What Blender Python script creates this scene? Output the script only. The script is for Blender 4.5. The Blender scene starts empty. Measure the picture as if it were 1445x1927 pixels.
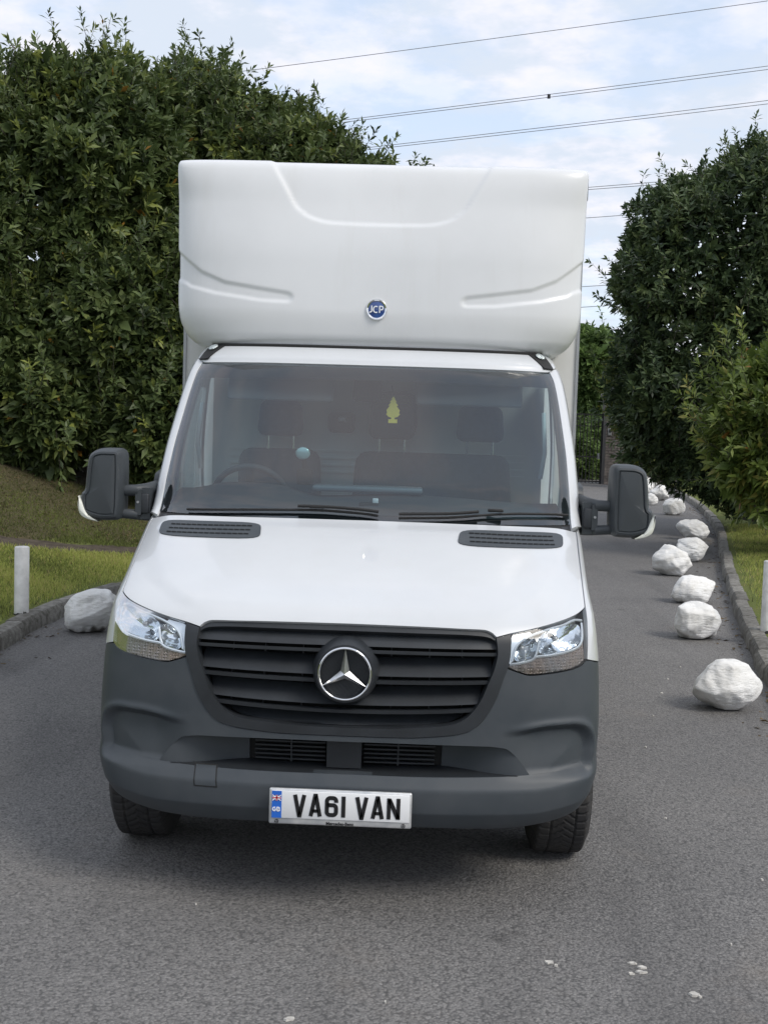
import bpy, bmesh, math, random
import numpy as np
from math import sin, cos, tan, radians, pi, sqrt
from mathutils import Vector, Matrix

# ---------------------------------------------------------------- camera, sky, sun, exposure
SC = bpy.context.scene
COL = SC.collection
CAM = np.array([.256, -4.296, 1.85])
_psi, _th, _rho = radians(1.72), radians(4.1), radians(1.8)
_F = np.array([-sin(_psi)*cos(_th), cos(_psi)*cos(_th), -sin(_th)])
_R0 = np.array([cos(_psi), sin(_psi), 0.0]); _U0 = np.cross(_R0, _F)
_R = _R0*cos(_rho)+_U0*sin(_rho); _U = -_R0*sin(_rho)+_U0*cos(_rho)
cam_data = bpy.data.cameras.new('camera'); cam = bpy.data.objects.new('camera', cam_data); COL.objects.link(cam)
cam_data.sensor_fit = 'HORIZONTAL'; cam_data.sensor_width = 36.0; cam_data.lens = 2200.0/1445.0*36.0
cam_data.clip_start = .05; cam_data.clip_end = 3000
M4 = Matrix.Identity(4)
for i in range(3):
    M4[i][0] = _R[i]; M4[i][1] = _U[i]; M4[i][2] = -_F[i]; M4[i][3] = CAM[i]
cam.matrix_world = M4
SC.camera = cam

SUN_EL, SUN_AZ = radians(44), radians(126)      # azimuth from +Y (away from the camera) clockwise towards +X
SUN_DIR = Vector((sin(SUN_AZ)*cos(SUN_EL), cos(SUN_AZ)*cos(SUN_EL), sin(SUN_EL)))
world = bpy.data.worlds.new('World'); SC.world = world; world.use_nodes = True
wn, wl = world.node_tree.nodes, world.node_tree.links
wn.clear()
w_out = wn.new('ShaderNodeOutputWorld'); w_bg = wn.new('ShaderNodeBackground'); w_bg.inputs['Strength'].default_value = .104
sky = wn.new('ShaderNodeTexSky'); sky.sky_type = 'NISHITA'; sky.sun_disc = False
sky.sun_elevation = SUN_EL; sky.sun_rotation = SUN_AZ; sky.air_density = 1.0; sky.dust_density = 1.6; sky.ozone_density = 1.2
tc = wn.new('ShaderNodeTexCoord'); sep = wn.new('ShaderNodeSeparateXYZ'); wl.new(tc.outputs['Generated'], sep.inputs[0])
def wmath(op, a, b=None):
    n = wn.new('ShaderNodeMath'); n.operation = op
    for k, v in enumerate((a, b)):
        if v is None: continue
        if isinstance(v, (int, float)): n.inputs[k].default_value = v
        else: wl.new(v, n.inputs[k])
    return n.outputs[0]
zz = wmath('ADD', wmath('MAXIMUM', sep.outputs[2], 0.0), .16)
cmb = wn.new('ShaderNodeCombineXYZ')
wl.new(wmath('DIVIDE', sep.outputs[0], zz), cmb.inputs[0]); wl.new(wmath('DIVIDE', sep.outputs[1], zz), cmb.inputs[1])
def wnoise(scale, detail, rough, off):
    mp = wn.new('ShaderNodeMapping'); mp.inputs['Location'].default_value = off
    wl.new(cmb.outputs[0], mp.inputs['Vector'])
    n = wn.new('ShaderNodeTexNoise'); n.inputs['Scale'].default_value = scale; n.inputs['Detail'].default_value = detail
    n.inputs['Roughness'].default_value = rough; wl.new(mp.outputs[0], n.inputs['Vector']); return n.outputs['Fac']
def wramp(v, lo, hi):
    m = wn.new('ShaderNodeMapRange'); m.interpolation_type = 'SMOOTHSTEP'
    m.inputs['From Min'].default_value = lo; m.inputs['From Max'].default_value = hi
    wl.new(v, m.inputs['Value']); return m.outputs['Result']
cl_a = wramp(wnoise(2.1, 7, .6, (3.1, .4, 0)), .40, .62)
cl_b = wramp(wnoise(4.2, 6, .6, (7.7, 2.2, 1)), .42, .68)
cover = wmath('ADD', wmath('MINIMUM', wmath('ADD', wmath('MULTIPLY', cl_a, .35), wmath('MULTIPLY', cl_b, .22)), .30), .70)
ccol = wn.new('ShaderNodeMix'); ccol.data_type = 'RGBA'
ccol.inputs[6].default_value = (2.78, 3.08, 3.55, 1); ccol.inputs[7].default_value = (3.62, 3.62, 3.92, 1)
wl.new(wramp(wnoise(4.4, 5, .58, (1.7, 9.1, 3)), .42, .62), ccol.inputs[0])
smix = wn.new('ShaderNodeMix'); smix.data_type = 'RGBA'
wl.new(cover, smix.inputs[0]); wl.new(sky.outputs[0], smix.inputs[6]); wl.new(ccol.outputs[2], smix.inputs[7])
wl.new(smix.outputs[2], w_bg.inputs['Color']); wl.new(w_bg.outputs[0], w_out.inputs['Surface'])

sun_data = bpy.data.lights.new('sun', 'SUN'); sun_data.energy = .85; sun_data.angle = radians(22); sun_data.color = (1.0, .94, .85)
sun = bpy.data.objects.new('sun', sun_data); COL.objects.link(sun)
sun.rotation_euler = (-SUN_DIR).to_track_quat('-Z', 'Y').to_euler(); sun.location = (20, -10, 20)
SC.view_settings.view_transform = 'Standard'; SC.view_settings.look = 'None'
SC.view_settings.exposure = 1.36; SC.view_settings.gamma = 1.0; SC.view_settings.use_curve_mapping = False
SC.render.engine = 'CYCLES'
SC.cycles.max_bounces = 8; SC.cycles.transparent_max_bounces = 12; SC.cycles.use_denoising = True
SC.cycles.sample_clamp_indirect = 8

# ---------------------------------------------------------------- helpers
RNG = np.random.default_rng(7)
random.seed(7)
def link(o, parent=None):
    COL.objects.link(o)
    if parent is not None: o.parent = parent
    return o
def tag(o, label=None, cat=None, group=None, kind=None):
    if label: o['label'] = label
    if cat: o['category'] = cat
    if group: o['group'] = group
    if kind: o['kind'] = kind
    return o
def empty(name, loc=(0, 0, 0), parent=None):
    o = bpy.data.objects.new(name, None); o.location = loc; o.empty_display_size = .2
    return link(o, parent)
def finish(me, mat, smooth, angle=38):
    if mat is not None:
        for m in (mat if isinstance(mat, (list, tuple)) else [mat]): me.materials.append(m)
    if smooth:
        me.polygons.foreach_set('use_smooth', np.ones(len(me.polygons), dtype=bool))
        me.set_sharp_from_angle(angle=radians(angle))
    me.update()
def obj(name, verts, faces, mat, parent=None, smooth=True, merge=0.0, angle=38):
    me = bpy.data.meshes.new(name)
    me.from_pydata([tuple(map(float, v)) for v in verts], [], [tuple(map(int, f)) for f in faces])
    if merge > 0:
        bm = bmesh.new(); bm.from_mesh(me); bmesh.ops.remove_doubles(bm, verts=bm.verts, dist=merge)
        bmesh.ops.recalc_face_normals(bm, faces=bm.faces); bm.to_mesh(me); bm.free()
    finish(me, mat, smooth, angle)
    return link(bpy.data.objects.new(name, me), parent)
def bobj(name, bm, mat, parent=None, smooth=True, angle=38):
    me = bpy.data.meshes.new(name); bm.to_mesh(me); bm.free(); finish(me, mat, smooth, angle)
    return link(bpy.data.objects.new(name, me), parent)
def fastmesh(name, V, idx, nper, mat, parent=None, attrs=None, smooth=False):
    """V (n,3), idx (m,nper) with constant polygon size"""
    me = bpy.data.meshes.new(name); n, m = len(V), len(idx)
    me.vertices.add(n); me.vertices.foreach_set('co', np.ascontiguousarray(V, dtype=np.float32).ravel())
    me.loops.add(m*nper); me.loops.foreach_set('vertex_index', np.ascontiguousarray(idx, dtype=np.int32).ravel())
    me.polygons.add(m); me.polygons.foreach_set('loop_start', np.arange(0, m*nper, nper, dtype=np.int32))
    me.polygons.foreach_set('loop_total', np.full(m, nper, dtype=np.int32))
    for k, v in (attrs or {}).items():
        a = me.attributes.new(k, 'FLOAT', 'POINT'); a.data.foreach_set('value', np.ascontiguousarray(v, dtype=np.float32))
    me.update(calc_edges=True); me.validate()
    finish(me, mat, False)
    if smooth: me.polygons.foreach_set('use_smooth', np.ones(m, dtype=bool))
    return link(bpy.data.objects.new(name, me), parent)
class MB:
    """collects pieces of ONE part"""
    def __init__(s): s.v = []; s.f = []
    def add(s, v, f):
        k = len(s.v); s.v += [tuple(map(float, p)) for p in v]; s.f += [tuple(int(i)+k for i in q) for q in f]; return s
    def box(s, c, d, rot=None):
        c = Vector(c); h = [x/2 for x in d]; P = []
        for x in (-1, 1):
            for y in (-1, 1):
                for z in (-1, 1):
                    p = Vector((x*h[0], y*h[1], z*h[2]))
                    if rot is not None: p = rot @ p
                    P.append(c+p)
        return s.add(P, [(0, 1, 3, 2), (4, 6, 7, 5), (0, 4, 5, 1), (2, 3, 7, 6), (0, 2, 6, 4), (1, 5, 7, 3)])
    def tube(s, pts, r, n=8, caps=True):
        pts = [Vector(p) for p in pts]; rs = r if isinstance(r, (list, tuple)) else [r]*len(pts)
        V = []; F = []; up = None
        for i, p in enumerate(pts):
            d = (pts[min(i+1, len(pts)-1)]-pts[max(i-1, 0)]).normalized()
            if up is None: up = d.orthogonal().normalized()
            up = (up-d*up.dot(d)); up = up.normalized() if up.length > 1e-6 else d.orthogonal().normalized()
            sd = d.cross(up)
            for k in range(n):
                a = 2*pi*k/n; V.append(p+(up*cos(a)+sd*sin(a))*rs[i])
        for i in range(len(pts)-1):
            for k in range(n):
                a, b = i*n+k, i*n+(k+1) % n; F.append((a, b, b+n, a+n))
        if caps: F.append(tuple(range(n-1, -1, -1))); F.append(tuple(range((len(pts)-1)*n, len(pts)*n)))
        return s.add(V, F)
    def build(s, name, mat, parent=None, smooth=True, angle=38, merge=0): return obj(name, s.v, s.f, mat, parent, smooth, merge, angle)
def rbox(name, c, d, r, mat, parent=None, seg=3, rot=None, taper=None):
    bm = bmesh.new(); bmesh.ops.create_cube(bm, size=1)
    for v in bm.verts:
        v.co = Vector((v.co.x*d[0], v.co.y*d[1], v.co.z*d[2]))
        if taper is not None and v.co.z > 0: v.co.x *= taper[0]; v.co.y *= taper[1]
    bmesh.ops.bevel(bm, geom=list(bm.edges), offset=r, segments=seg, profile=.5, affect='EDGES')
    if rot is not None: bmesh.ops.rotate(bm, verts=bm.verts, cent=(0, 0, 0), matrix=rot)
    bmesh.ops.translate(bm, verts=bm.verts, vec=c)
    return bobj(name, bm, mat, parent, True, 50)
def pchip(xs, ys):
    xs = np.array(xs, float); ys = np.array(ys, float); h = np.diff(xs); d = np.diff(ys)/h
    m = np.zeros_like(xs); m[0] = d[0]; m[-1] = d[-1]
    for i in range(1, len(xs)-1):
        if d[i-1]*d[i] > 0:
            w1 = 2*h[i]+h[i-1]; w2 = h[i]+2*h[i-1]; m[i] = (w1+w2)/(w1/d[i-1]+w2/d[i])
    def f(x):
        x = np.clip(np.asarray(x, float), xs[0], xs[-1]); i = np.clip(np.searchsorted(xs, x)-1, 0, len(xs)-2)
        s = (x-xs[i])/h[i]; s2 = s*s; s3 = s2*s
        return ys[i]*(2*s3-3*s2+1)+m[i]*h[i]*(s3-2*s2+s)+ys[i+1]*(3*s2-2*s3)+m[i+1]*h[i]*(s3-s2)
    return f
def sm(x, a, b):
    x = np.clip((np.asarray(x, float)-a)/(b-a), 0, 1); return x*x*(3-2*x)
def crom(P, n, arc=True):
    """Catmull-Rom through the points, n+1 samples"""
    P = np.asarray(P, float)
    if len(P) == 2:
        s = np.linspace(0, 1, n+1)[:, None]; return P[0]*(1-s)+P[1]*s
    if arc:
        L = np.concatenate([[0], np.cumsum(np.linalg.norm(np.diff(P, axis=0), axis=1))]); L /= L[-1]
    else: L = np.linspace(0, 1, len(P))
    return np.stack([pchip(L+np.arange(len(L))*1e-9, P[:, k])(np.linspace(0, 1, n+1)) for k in range(P.shape[1])], -1)
def full(P):
    P = np.asarray(P, float); M = P[::-1].copy(); M[:, 0] *= -1
    return np.concatenate([M, P[1:] if abs(P[0, 0]) < 1e-6 else P])

# ---------------------------------------------------------------- materials
def nd(nt, typ, **kw):
    n = nt.nodes.new(typ)
    for k, v in kw.items():
        if k in n.inputs: n.inputs[k].default_value = v
        else: setattr(n, k, v)
    return n
def mat(name, col, rough=.5, metal=0, spec=.5, coat=0, vary=0, vscale=4, bump=0, bscale=60, bdetail=4, col2=None, coords='Object', rvar=0, coat_rough=.05):
    m = bpy.data.materials.new(name); m.use_nodes = True; nt = m.node_tree; b = nt.nodes['Principled BSDF']
    c = tuple(col)+(1,) if len(col) == 3 else col
    b.inputs['Base Color'].default_value = c; b.inputs['Roughness'].default_value = rough; b.inputs['Metallic'].default_value = metal
    b.inputs['Specular IOR Level'].default_value = spec; b.inputs['Coat Weight'].default_value = coat; b.inputs['Coat Roughness'].default_value = coat_rough
    if vary or bump or col2 or rvar:
        t = nd(nt, 'ShaderNodeTexCoord')
    if vary or col2:
        n = nd(nt, 'ShaderNodeTexNoise', Scale=vscale, Detail=6.0, Roughness=.6); nt.links.new(t.outputs[coords], n.inputs['Vector'])
        mx = nd(nt, 'ShaderNodeMix', data_type='RGBA')
        mx.inputs[6].default_value = c
        mx.inputs[7].default_value = tuple(col2)+(1,) if col2 else tuple(x*(1-vary) for x in c[:3])+(1,)
        mr = nd(nt, 'ShaderNodeMapRange'); mr.inputs['From Min'].default_value = .35; mr.inputs['From Max'].default_value = .65
        nt.links.new(n.outputs['Fac'], mr.inputs['Value']); nt.links.new(mr.outputs[0], mx.inputs[0]); nt.links.new(mx.outputs[2], b.inputs['Base Color'])
        if rvar:
            r2 = nd(nt, 'ShaderNodeMapRange'); r2.inputs['To Min'].default_value = rough-rvar; r2.inputs['To Max'].default_value = rough+rvar
            nt.links.new(n.outputs['Fac'], r2.inputs['Value']); nt.links.new(r2.outputs[0], b.inputs['Roughness'])
    if bump:
        n2 = nd(nt, 'ShaderNodeTexNoise', Scale=bscale, Detail=float(bdetail), Roughness=.6); nt.links.new(t.outputs[coords], n2.inputs['Vector'])
        bp = nd(nt, 'ShaderNodeBump', Strength=bump, Distance=.02); nt.links.new(n2.outputs['Fac'], bp.inputs['Height']); nt.links.new(bp.outputs[0], b.inputs['Normal'])
    return m
def per_object(m, amt):
    nt = m.node_tree; b = nt.nodes['Principled BSDF']; lk = b.inputs['Base Color'].links[0].from_socket; oi = nd(nt, 'ShaderNodeObjectInfo'); mr = nd(nt, 'ShaderNodeMapRange'); mr.inputs['To Min'].default_value = 1-amt; mr.inputs['To Max'].default_value = 1+amt
    nt.links.new(oi.outputs['Random'], mr.inputs['Value']); hs = nd(nt, 'ShaderNodeHueSaturation'); nt.links.new(mr.outputs[0], hs.inputs['Value']); nt.links.new(lk, hs.inputs['Color']); nt.links.new(hs.outputs[0], b.inputs['Base Color']); return m
def glass_mat(name, tint, ior=1.5, boost=1.0, rough=0.0):
    """thin pane: clear tinted body, mirror by Fresnel"""
    m = bpy.data.materials.new(name); m.use_nodes = True; nt = m.node_tree; nt.nodes.clear()
    o = nd(nt, 'ShaderNodeOutputMaterial'); mx = nd(nt, 'ShaderNodeMixShader'); tr = nd(nt, 'ShaderNodeBsdfTransparent'); gl = nd(nt, 'ShaderNodeBsdfGlossy', Roughness=rough)
    tr.inputs['Color'].default_value = tuple(tint)+(1,)
    fr = nd(nt, 'ShaderNodeFresnel', IOR=ior); ma = nd(nt, 'ShaderNodeMath', operation='MULTIPLY'); ma.inputs[1].default_value = boost; ma.use_clamp = True
    nt.links.new(fr.outputs[0], ma.inputs[0]); nt.links.new(ma.outputs[0], mx.inputs[0]); nt.links.new(tr.outputs[0], mx.inputs[1]); nt.links.new(gl.outputs[0], mx.inputs[2]); nt.links.new(mx.outputs[0], o.inputs[0])
    return m
PAINT = mat('white_paint', (.60, .618, .635), .30, spec=.5, coat=.7, vary=.05, vscale=2.2, rvar=.05, coat_rough=.04)
GRP = mat('moulded_white_shell', (.71, .722, .735), .38, spec=.5, coat=.35, vary=.06, vscale=1.6, rvar=.06, bump=.02, bscale=5, bdetail=2, coat_rough=.12)
def streaks(m, col, amt, sc=(7, 7, .6), lo=.52, hi=.72):
    nt = m.node_tree; b = nt.nodes['Principled BSDF']; lk = b.inputs['Base Color'].links[0].from_socket; t = nd(nt, 'ShaderNodeTexCoord'); mp = nd(nt, 'ShaderNodeMapping'); mp.inputs['Scale'].default_value = sc
    nt.links.new(t.outputs['Object'], mp.inputs['Vector']); n = nd(nt, 'ShaderNodeTexNoise', Scale=1.0, Detail=7.0, Roughness=.65); nt.links.new(mp.outputs[0], n.inputs['Vector'])
    mr = nd(nt, 'ShaderNodeMapRange'); mr.inputs['From Min'].default_value = lo; mr.inputs['From Max'].default_value = hi; mr.inputs['To Max'].default_value = amt; nt.links.new(n.outputs['Fac'], mr.inputs['Value'])
    mx = nd(nt, 'ShaderNodeMix', data_type='RGBA'); nt.links.new(mr.outputs[0], mx.inputs[0]); nt.links.new(lk, mx.inputs[6]); mx.inputs[7].default_value = tuple(col)+(1,); nt.links.new(mx.outputs[2], b.inputs['Base Color']); return m
streaks(GRP, (.52, .51, .47), .16); streaks(PAINT, (.50, .49, .46), .15, (5, 3, 3), .55, .75)
BOXW = mat('box_panel_white', (.70, .70, .68), .45, vary=.10, vscale=1.2)
PLASTIC = mat('grey_bumper_plastic', (.041, .050, .059), .5, spec=.45, col2=(.055, .063, .071), vscale=5.5, bump=.05, bscale=700, bdetail=2, rvar=.08)
PLASTIC2 = mat('dark_grille_plastic', (.026, .030, .035), .46, spec=.45, vary=.35, vscale=6, bump=.03, bscale=500, bdetail=2, rvar=.10)
MIRRORP = mat('mirror_plastic', (.040, .047, .053), .45, spec=.5, vary=.15, vscale=5, bump=.04, bscale=700, bdetail=2)
BLACK = mat('black_void', (.008, .009, .010), .7, spec=.2)
RUBBER = mat('tyre_rubber', (.030, .030, .032), .75, spec=.3, vary=.4, vscale=14, col2=(.048, .046, .044))
SEALANT = mat('black_sealant', (.012, .012, .012), .6)
FRIT = mat('windscreen_frit', (.012, .012, .014), .35)
CHROME = mat('chrome', (.82, .83, .84), .08, metal=1)
SATIN = mat('satin_silver_trim', (.74, .78, .82), .25, metal=.55, coat=.3)
REFLECT = mat('faceted_reflector', (.78, .82, .86), .14, metal=1, bump=.35, bscale=26, bdetail=1)
GLASS = glass_mat('windscreen_glass', (.76, .92, .95), 1.52, 2.5)
LENS = glass_mat('lamp_lens', (.95, .97, .98), 1.45, .8)
SIDEGLASS = glass_mat('door_glass', (.55, .62, .62), 1.5, 1.6)
CLOTH = mat('seat_cloth', (.032, .046, .060), .9, vary=.2, vscale=30)
DASH = mat('dash_plastic', (.045, .052, .060), .7, vary=.15, vscale=6)
BULK = mat('bulkhead_grey', (.44, .48, .47), .6, vary=.08, vscale=2)
STEEL = mat('painted_steel', (.42, .43, .44), .4, metal=.6, vary=.2, vscale=8)
UNDER = mat('underbody', (.012, .012, .012), .9)
# ================================================================ THE VAN
# cab skin: S(t,z), t = share of the half width (|t|>1 runs back along the flank), z = height
Cz = pchip([.20, .28, .36, .5, .65, .8, .95, 1.05, 1.11, 1.15, 1.2, 1.26, 1.32, 1.38, 1.426, 1.6, 1.8, 2.0, 2.163, 2.22, 2.30, 2.36],
           [.16, .09, .045, .03, .03, .03, .035, .05, .085, .14, .245, .40, .585, .78, .95, 1.139, 1.356, 1.573, 1.75, 1.82, 2.0, 2.35])
Wz = pchip([.20, .30, .40, .55, .75, .95, 1.1, 1.25, 1.38, 1.5, 1.7, 1.9, 2.1, 2.2, 2.36],
           [.90, .925, .985, 1.03, 1.04, 1.035, 1.02, 1.01, 1.01, 1.015, 1.015, 1.005, .985, .955, .86])
Bz = pchip([.2, .6, .85, 1.0, 1.15, 1.25, 1.35, 1.426, 1.6, 2.0, 2.36], [.42, .46, .53, .57, .58, .52, .45, .40, .38, .34, .3])
NP = 2.8
_h1 = pchip([0, .3, .6, .75, .893, .96, 1], [0, .312, .624, .776, .917, .956, .972]); _h2 = pchip([0, .5, .9, 1], [0, .51, .915, 1.0])
def S0(t, z):
    t = np.asarray(t, float); z = np.asarray(z, float); a = np.abs(t); tc = np.minimum(a, 1)
    g = 1-np.maximum(1-tc**NP, 0)**(1/NP)
    w = sm(z, 1.18, 1.42); hx = _h1(tc)*(1-w)+_h2(tc)*w
    return np.stack([np.sign(t)*hx*Wz(z), Cz(z)+Bz(z)*g+np.maximum(a-1, 0), z+0*t], -1)
def SN(t, z):
    e = 2e-3
    n = np.cross(S0(t+e, z)-S0(t-e, z), S0(t, z+e)-S0(t, z-e)); return n/np.maximum(np.linalg.norm(n, axis=-1, keepdims=True), 1e-12)
def SP(t, z, off=0.0):
    t = np.asarray(t, float); z = np.asarray(z, float)
    return S0(t, z)+SN(t, z)*np.broadcast_to(np.asarray(off, float), t.shape)[..., None]
def ty(y, z): return 1+y-float(Cz(z))-float(Bz(z))
def ruled(segs, nv):
    T = []; Z = []
    for k, (A, B, n) in enumerate(segs):
        a, b = crom(A, n), crom(B, n); v = np.linspace(0, 1, nv+1)[:, None]
        t = a[None, :, 0]*(1-v)+b[None, :, 0]*v; z = a[None, :, 1]*(1-v)+b[None, :, 1]*v
        T.append(t if k == 0 else t[:, 1:]); Z.append(z if k == 0 else z[:, 1:])
    return np.concatenate(T, 1), np.concatenate(Z, 1)
def mirror_grid(T, Z): return np.concatenate([-T[:, :0:-1], T], 1), np.concatenate([Z[:, :0:-1], Z], 1)
def gridfaces(r, c, k=0): return [(k+i*c+j, k+i*c+j+1, k+(i+1)*c+j+1, k+(i+1)*c+j) for i in range(r-1) for j in range(c-1)]
def skin(T, Z, off=0.0, skirt=.02, mb=None):
    """grid on the cab skin with its edges folded inwards"""
    mb = mb or MB(); r, c = T.shape
    o = off(T, Z) if callable(off) else off+0*T
    P = SP(T, Z, o); V = list(P.reshape(-1, 3)); Fc = gridfaces(r, c)
    if skirt:
        loop = [(0, j) for j in range(c)]+[(i, c-1) for i in range(1, r)]+[(r-1, j) for j in range(c-2, -1, -1)]+[(i, 0) for i in range(r-2, 0, -1)]
        k = len(V); ii = np.array([a for a, b in loop]); jj = np.array([b for a, b in loop])
        Q = P[ii, jj]-SN(T[ii, jj], Z[ii, jj])*skirt; V += list(Q); n = len(loop)
        Fc += [(loop[q][0]*c+loop[q][1], loop[(q+1) % n][0]*c+loop[(q+1) % n][1], k+(q+1) % n, k+q) for q in range(n)]
    return mb.add(V, Fc)
def panel(name, segs, nv, m, parent, off=0.0, skirt=.02, sym=False, sides=(1,), angle=38):
    T, Z = ruled(segs, nv)
    if sym: T, Z = mirror_grid(T, Z)
    out = []
    for s in sides:
        out.append(skin(T*s, Z, off, skirt).build(name, m, parent, True, angle))
    return out if len(out) > 1 else out[0]

van = empty('box_van', (0, 0, 0))
tag(van, 'white box van with a dark grey bumper and a rounded overcab fairing', 'van')

# ---- bumper
def bump_relief(T, Z):
    a = np.abs(T); zz = Z-.034*sm(a, .68, .93)
    d = np.interp(zz, [.30, .335, .402, .41, .49, .50, .545, .56], [-.02, .002, .028, .031, .027, .025, .002, 0])*(1-.7*sm(a, .80, 1.0))
    u = (.915-a)*1.0; v = .722+.018*sm(a, .58, .74)-Z; r = .11
    sd = np.where((u < r) & (v < r), r-np.hypot(r-u, r-v), np.minimum(u, v)); fade = sm(a, .54, .70)
    win = sm(sd, 0, .030)*fade*sm(Z, .52, .575)*(1-.5*sm(sd, .05, .22))
    return d-.032*win+.006*fade*np.exp(-((sd+.004)/.014)**2)*sm(Z, .56, .62)
lowA = [(0, .345), (.31, .343), (.59, .336), (.67, .340), (.774, .348), (.845, .362), (.93, .40), (1.0, .47)]
lowB = [(0, .542), (.26, .541), (.48, .544), (.584, .546), (.666, .548), (.80, .556), (.9, .565), (1.0, .575)]
mbp = MB()
T, Z = mirror_grid(*ruled([(lowA, lowB, 90)], 44)); skin(T, Z, bump_relief, .05, mbp)
upS = [([(0, .666), (.143, .667), (.299, .666), (.419, .664), (.512, .662)], [(0, .687), (.097, .687), (.227, .688), (.305, .694), (.378, .702), (.432, .716)], 40),
       ([(.512, .662), (.567, .653), (.601, .628), (.632, .594), (.666, .548)], [(.432, .716), (.469, .744), (.5, .787), (.529, .847), (.552, .919), (.567, .957)], 34),
       ([(.666, .548), (.80, .556), (.90, .565), (1.0, .575)], [(.567, .957), (.607, .941), (.651, .929), (.732, .934), (.797, .942), (.843, .955), (.867, .972), (.93, .954), (1.0, .930)], 60),
       ([(1.0, .575), (1.05, .60), (1.12, .66)], [(1.0, .930), (1.06, .84), (1.13, .72)], 8)]
T, Z = mirror_grid(*ruled(upS, 70)); skin(T, Z, bump_relief, .03, mbp)
bumper = mbp.build('bumper', PLASTIC, van, True, 24, merge=.0004)
# towing-eye cover
def square(t0, t1, z0, z1, grow=0): return [([(t0-grow, z0-grow), (t1+grow, z0-grow)], [(t0-grow+.003, z1+grow), (t1+grow, z1+grow)], 8)]
panel('cover_gap', square(-.524, -.449, .480, .551, .005), 10, SEALANT, bumper, lambda T, Z: bump_relief(T, Z)+.0012, 0)
panel('towing_cover', square(-.524, -.449, .480, .551), 10, PLASTIC, bumper, lambda T, Z: bump_relief(T, Z)+.0028, .004)

# ---- lower intake
def ramp_off(T, Z): a = np.abs(T); return -.006-.15*sm(.666-a, 0, .33)**1.2
rampseg = [([(.664, .548), (.584, .546), (.48, .544), (.36, .543)], [(.664, .549), (.632, .594), (.601, .628), (.567, .653), (.512, .662), (.42, .664), (.36, .666)], 36)]
intake = panel('intake_duct', [([(0, .50), (.36, .50)], [(0, .69), (.36, .69)], 20)], 6, BLACK, van, -.165, 0, sym=True)
panel('intake_scoop', rampseg, 16, PLASTIC, intake, ramp_off, .01, sides=(1, -1))
panel('intake_floor', [([(0, .540), (.37, .542), (.62, .546)], [(0, .541), (.37, .543), (.62, .547)], 30)], 1, PLASTIC2, intake, 0, .17, sym=True)
panel('intake_block', [([(-.062, .545), (.062, .545)], [(-.062, .665), (.062, .665)], 6)], 4, PLASTIC2, intake, -.07, .09)
for s in (-1, 1):
    for k in range(6):
        z0 = .556+k*.017
        panel('intake_slat', [([(s*.07, z0), (s*.33, z0)], [(s*.07, z0+.006), (s*.33, z0+.006)], 10)], 1, PLASTIC2, intake, -.115, .02)
    panel('intake_post', [([(s*.195-.003, .55), (s*.195+.003, .55)], [(s*.195-.003, .66), (s*.195+.003, .66)], 1)], 2, PLASTIC2, intake, -.112, .02)

# ---- grille
so = [(0, .690), (.097, .690), (.227, .691), (.305, .697), (.378, .705), (.432, .719), (.469, .747), (.5, .79), (.529, .85), (.552, .921), (.567, .962), (.579, 1.019), (.583, 1.083)]
si = [(0, .720), (.142, .722), (.21, .727), (.293, .733), (.371, .743), (.415, .763), (.448, .797), (.476, .844), (.500, .905), (.510, .930), (.519, .956), (.533, 1.022), (.530, 1.070)]
grille = panel('grille', [(so, si, 90)], 10, PLASTIC2, van, lambda T, Z: .004+0*T, .05, sym=True)
_t = np.array(si)
tin = pchip(_t[2:-1, 1], _t[2:-1, 0])
def tw(z): return float(tin(z)) if z < 1.02 else float(np.interp(z, [1.02, 1.07, 1.098], [.534, .530, .49]))
panel('grille_header', [([(0, 1.088), (.38, 1.086), (.488, 1.080), (.52, 1.070), (.532, 1.055)], [(0, 1.106), (.38, 1.103), (.488, 1.096), (.515, 1.087), (.531, 1.072)], 40)], 4, PLASTIC2, grille, -.012, .05, sym=True)
panel('grille_back', [([(0, .70), (.30, .715), (.45, .78), (.52, .93), (.55, 1.06)], [(0, 1.10), (.30, 1.10), (.45, 1.10), (.52, 1.10), (.55, 1.09)], 24)], 12, BLACK, grille, -.13, 0, sym=True)
def louvre(z0, z1, o0, o1, sag, name='louvre', skirt=.012):
    n = 40; w0, w1 = tw(z0), tw(z1); s = np.linspace(-1, 1, n+1); v = np.linspace(0, 1, 7)[:, None]
    T = np.array([[tw(z0*(1-a)+z1*a)] for a in v[:, 0]])*s[None]; Z = (z0*(1-v)+z1*v)+0*T-sag*(1-s[None]**2)
    return skin(T, Z, lambda a, b: (o0*(1-v)+o1*v)+0*a, skirt).build(name, PLASTIC2, grille, True)
louvre(1.030, 1.092, -.018, -.045, 0); louvre(.925, .996, -.018, -.085, .008); louvre(.820, .885, -.018, -.085, .016); louvre(.728, .770, -.035, -.085, .006)
for z0, z1, sg in ((1.004, 1.017, 0), (.897, .911, .009), (.790, .803, .017)): louvre(z0, z1, -.012, -.010, sg, 'grille_bar', .035)
for t in (-.42, -.30, -.16, .16, .30, .42):
    panel('grille_rib', [([(t-.002, .75), (t+.002, .75)], [(t-.002, 1.08), (t+.002, 1.08)], 1)], 8, PLASTIC2, grille, -.088, .03)
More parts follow.
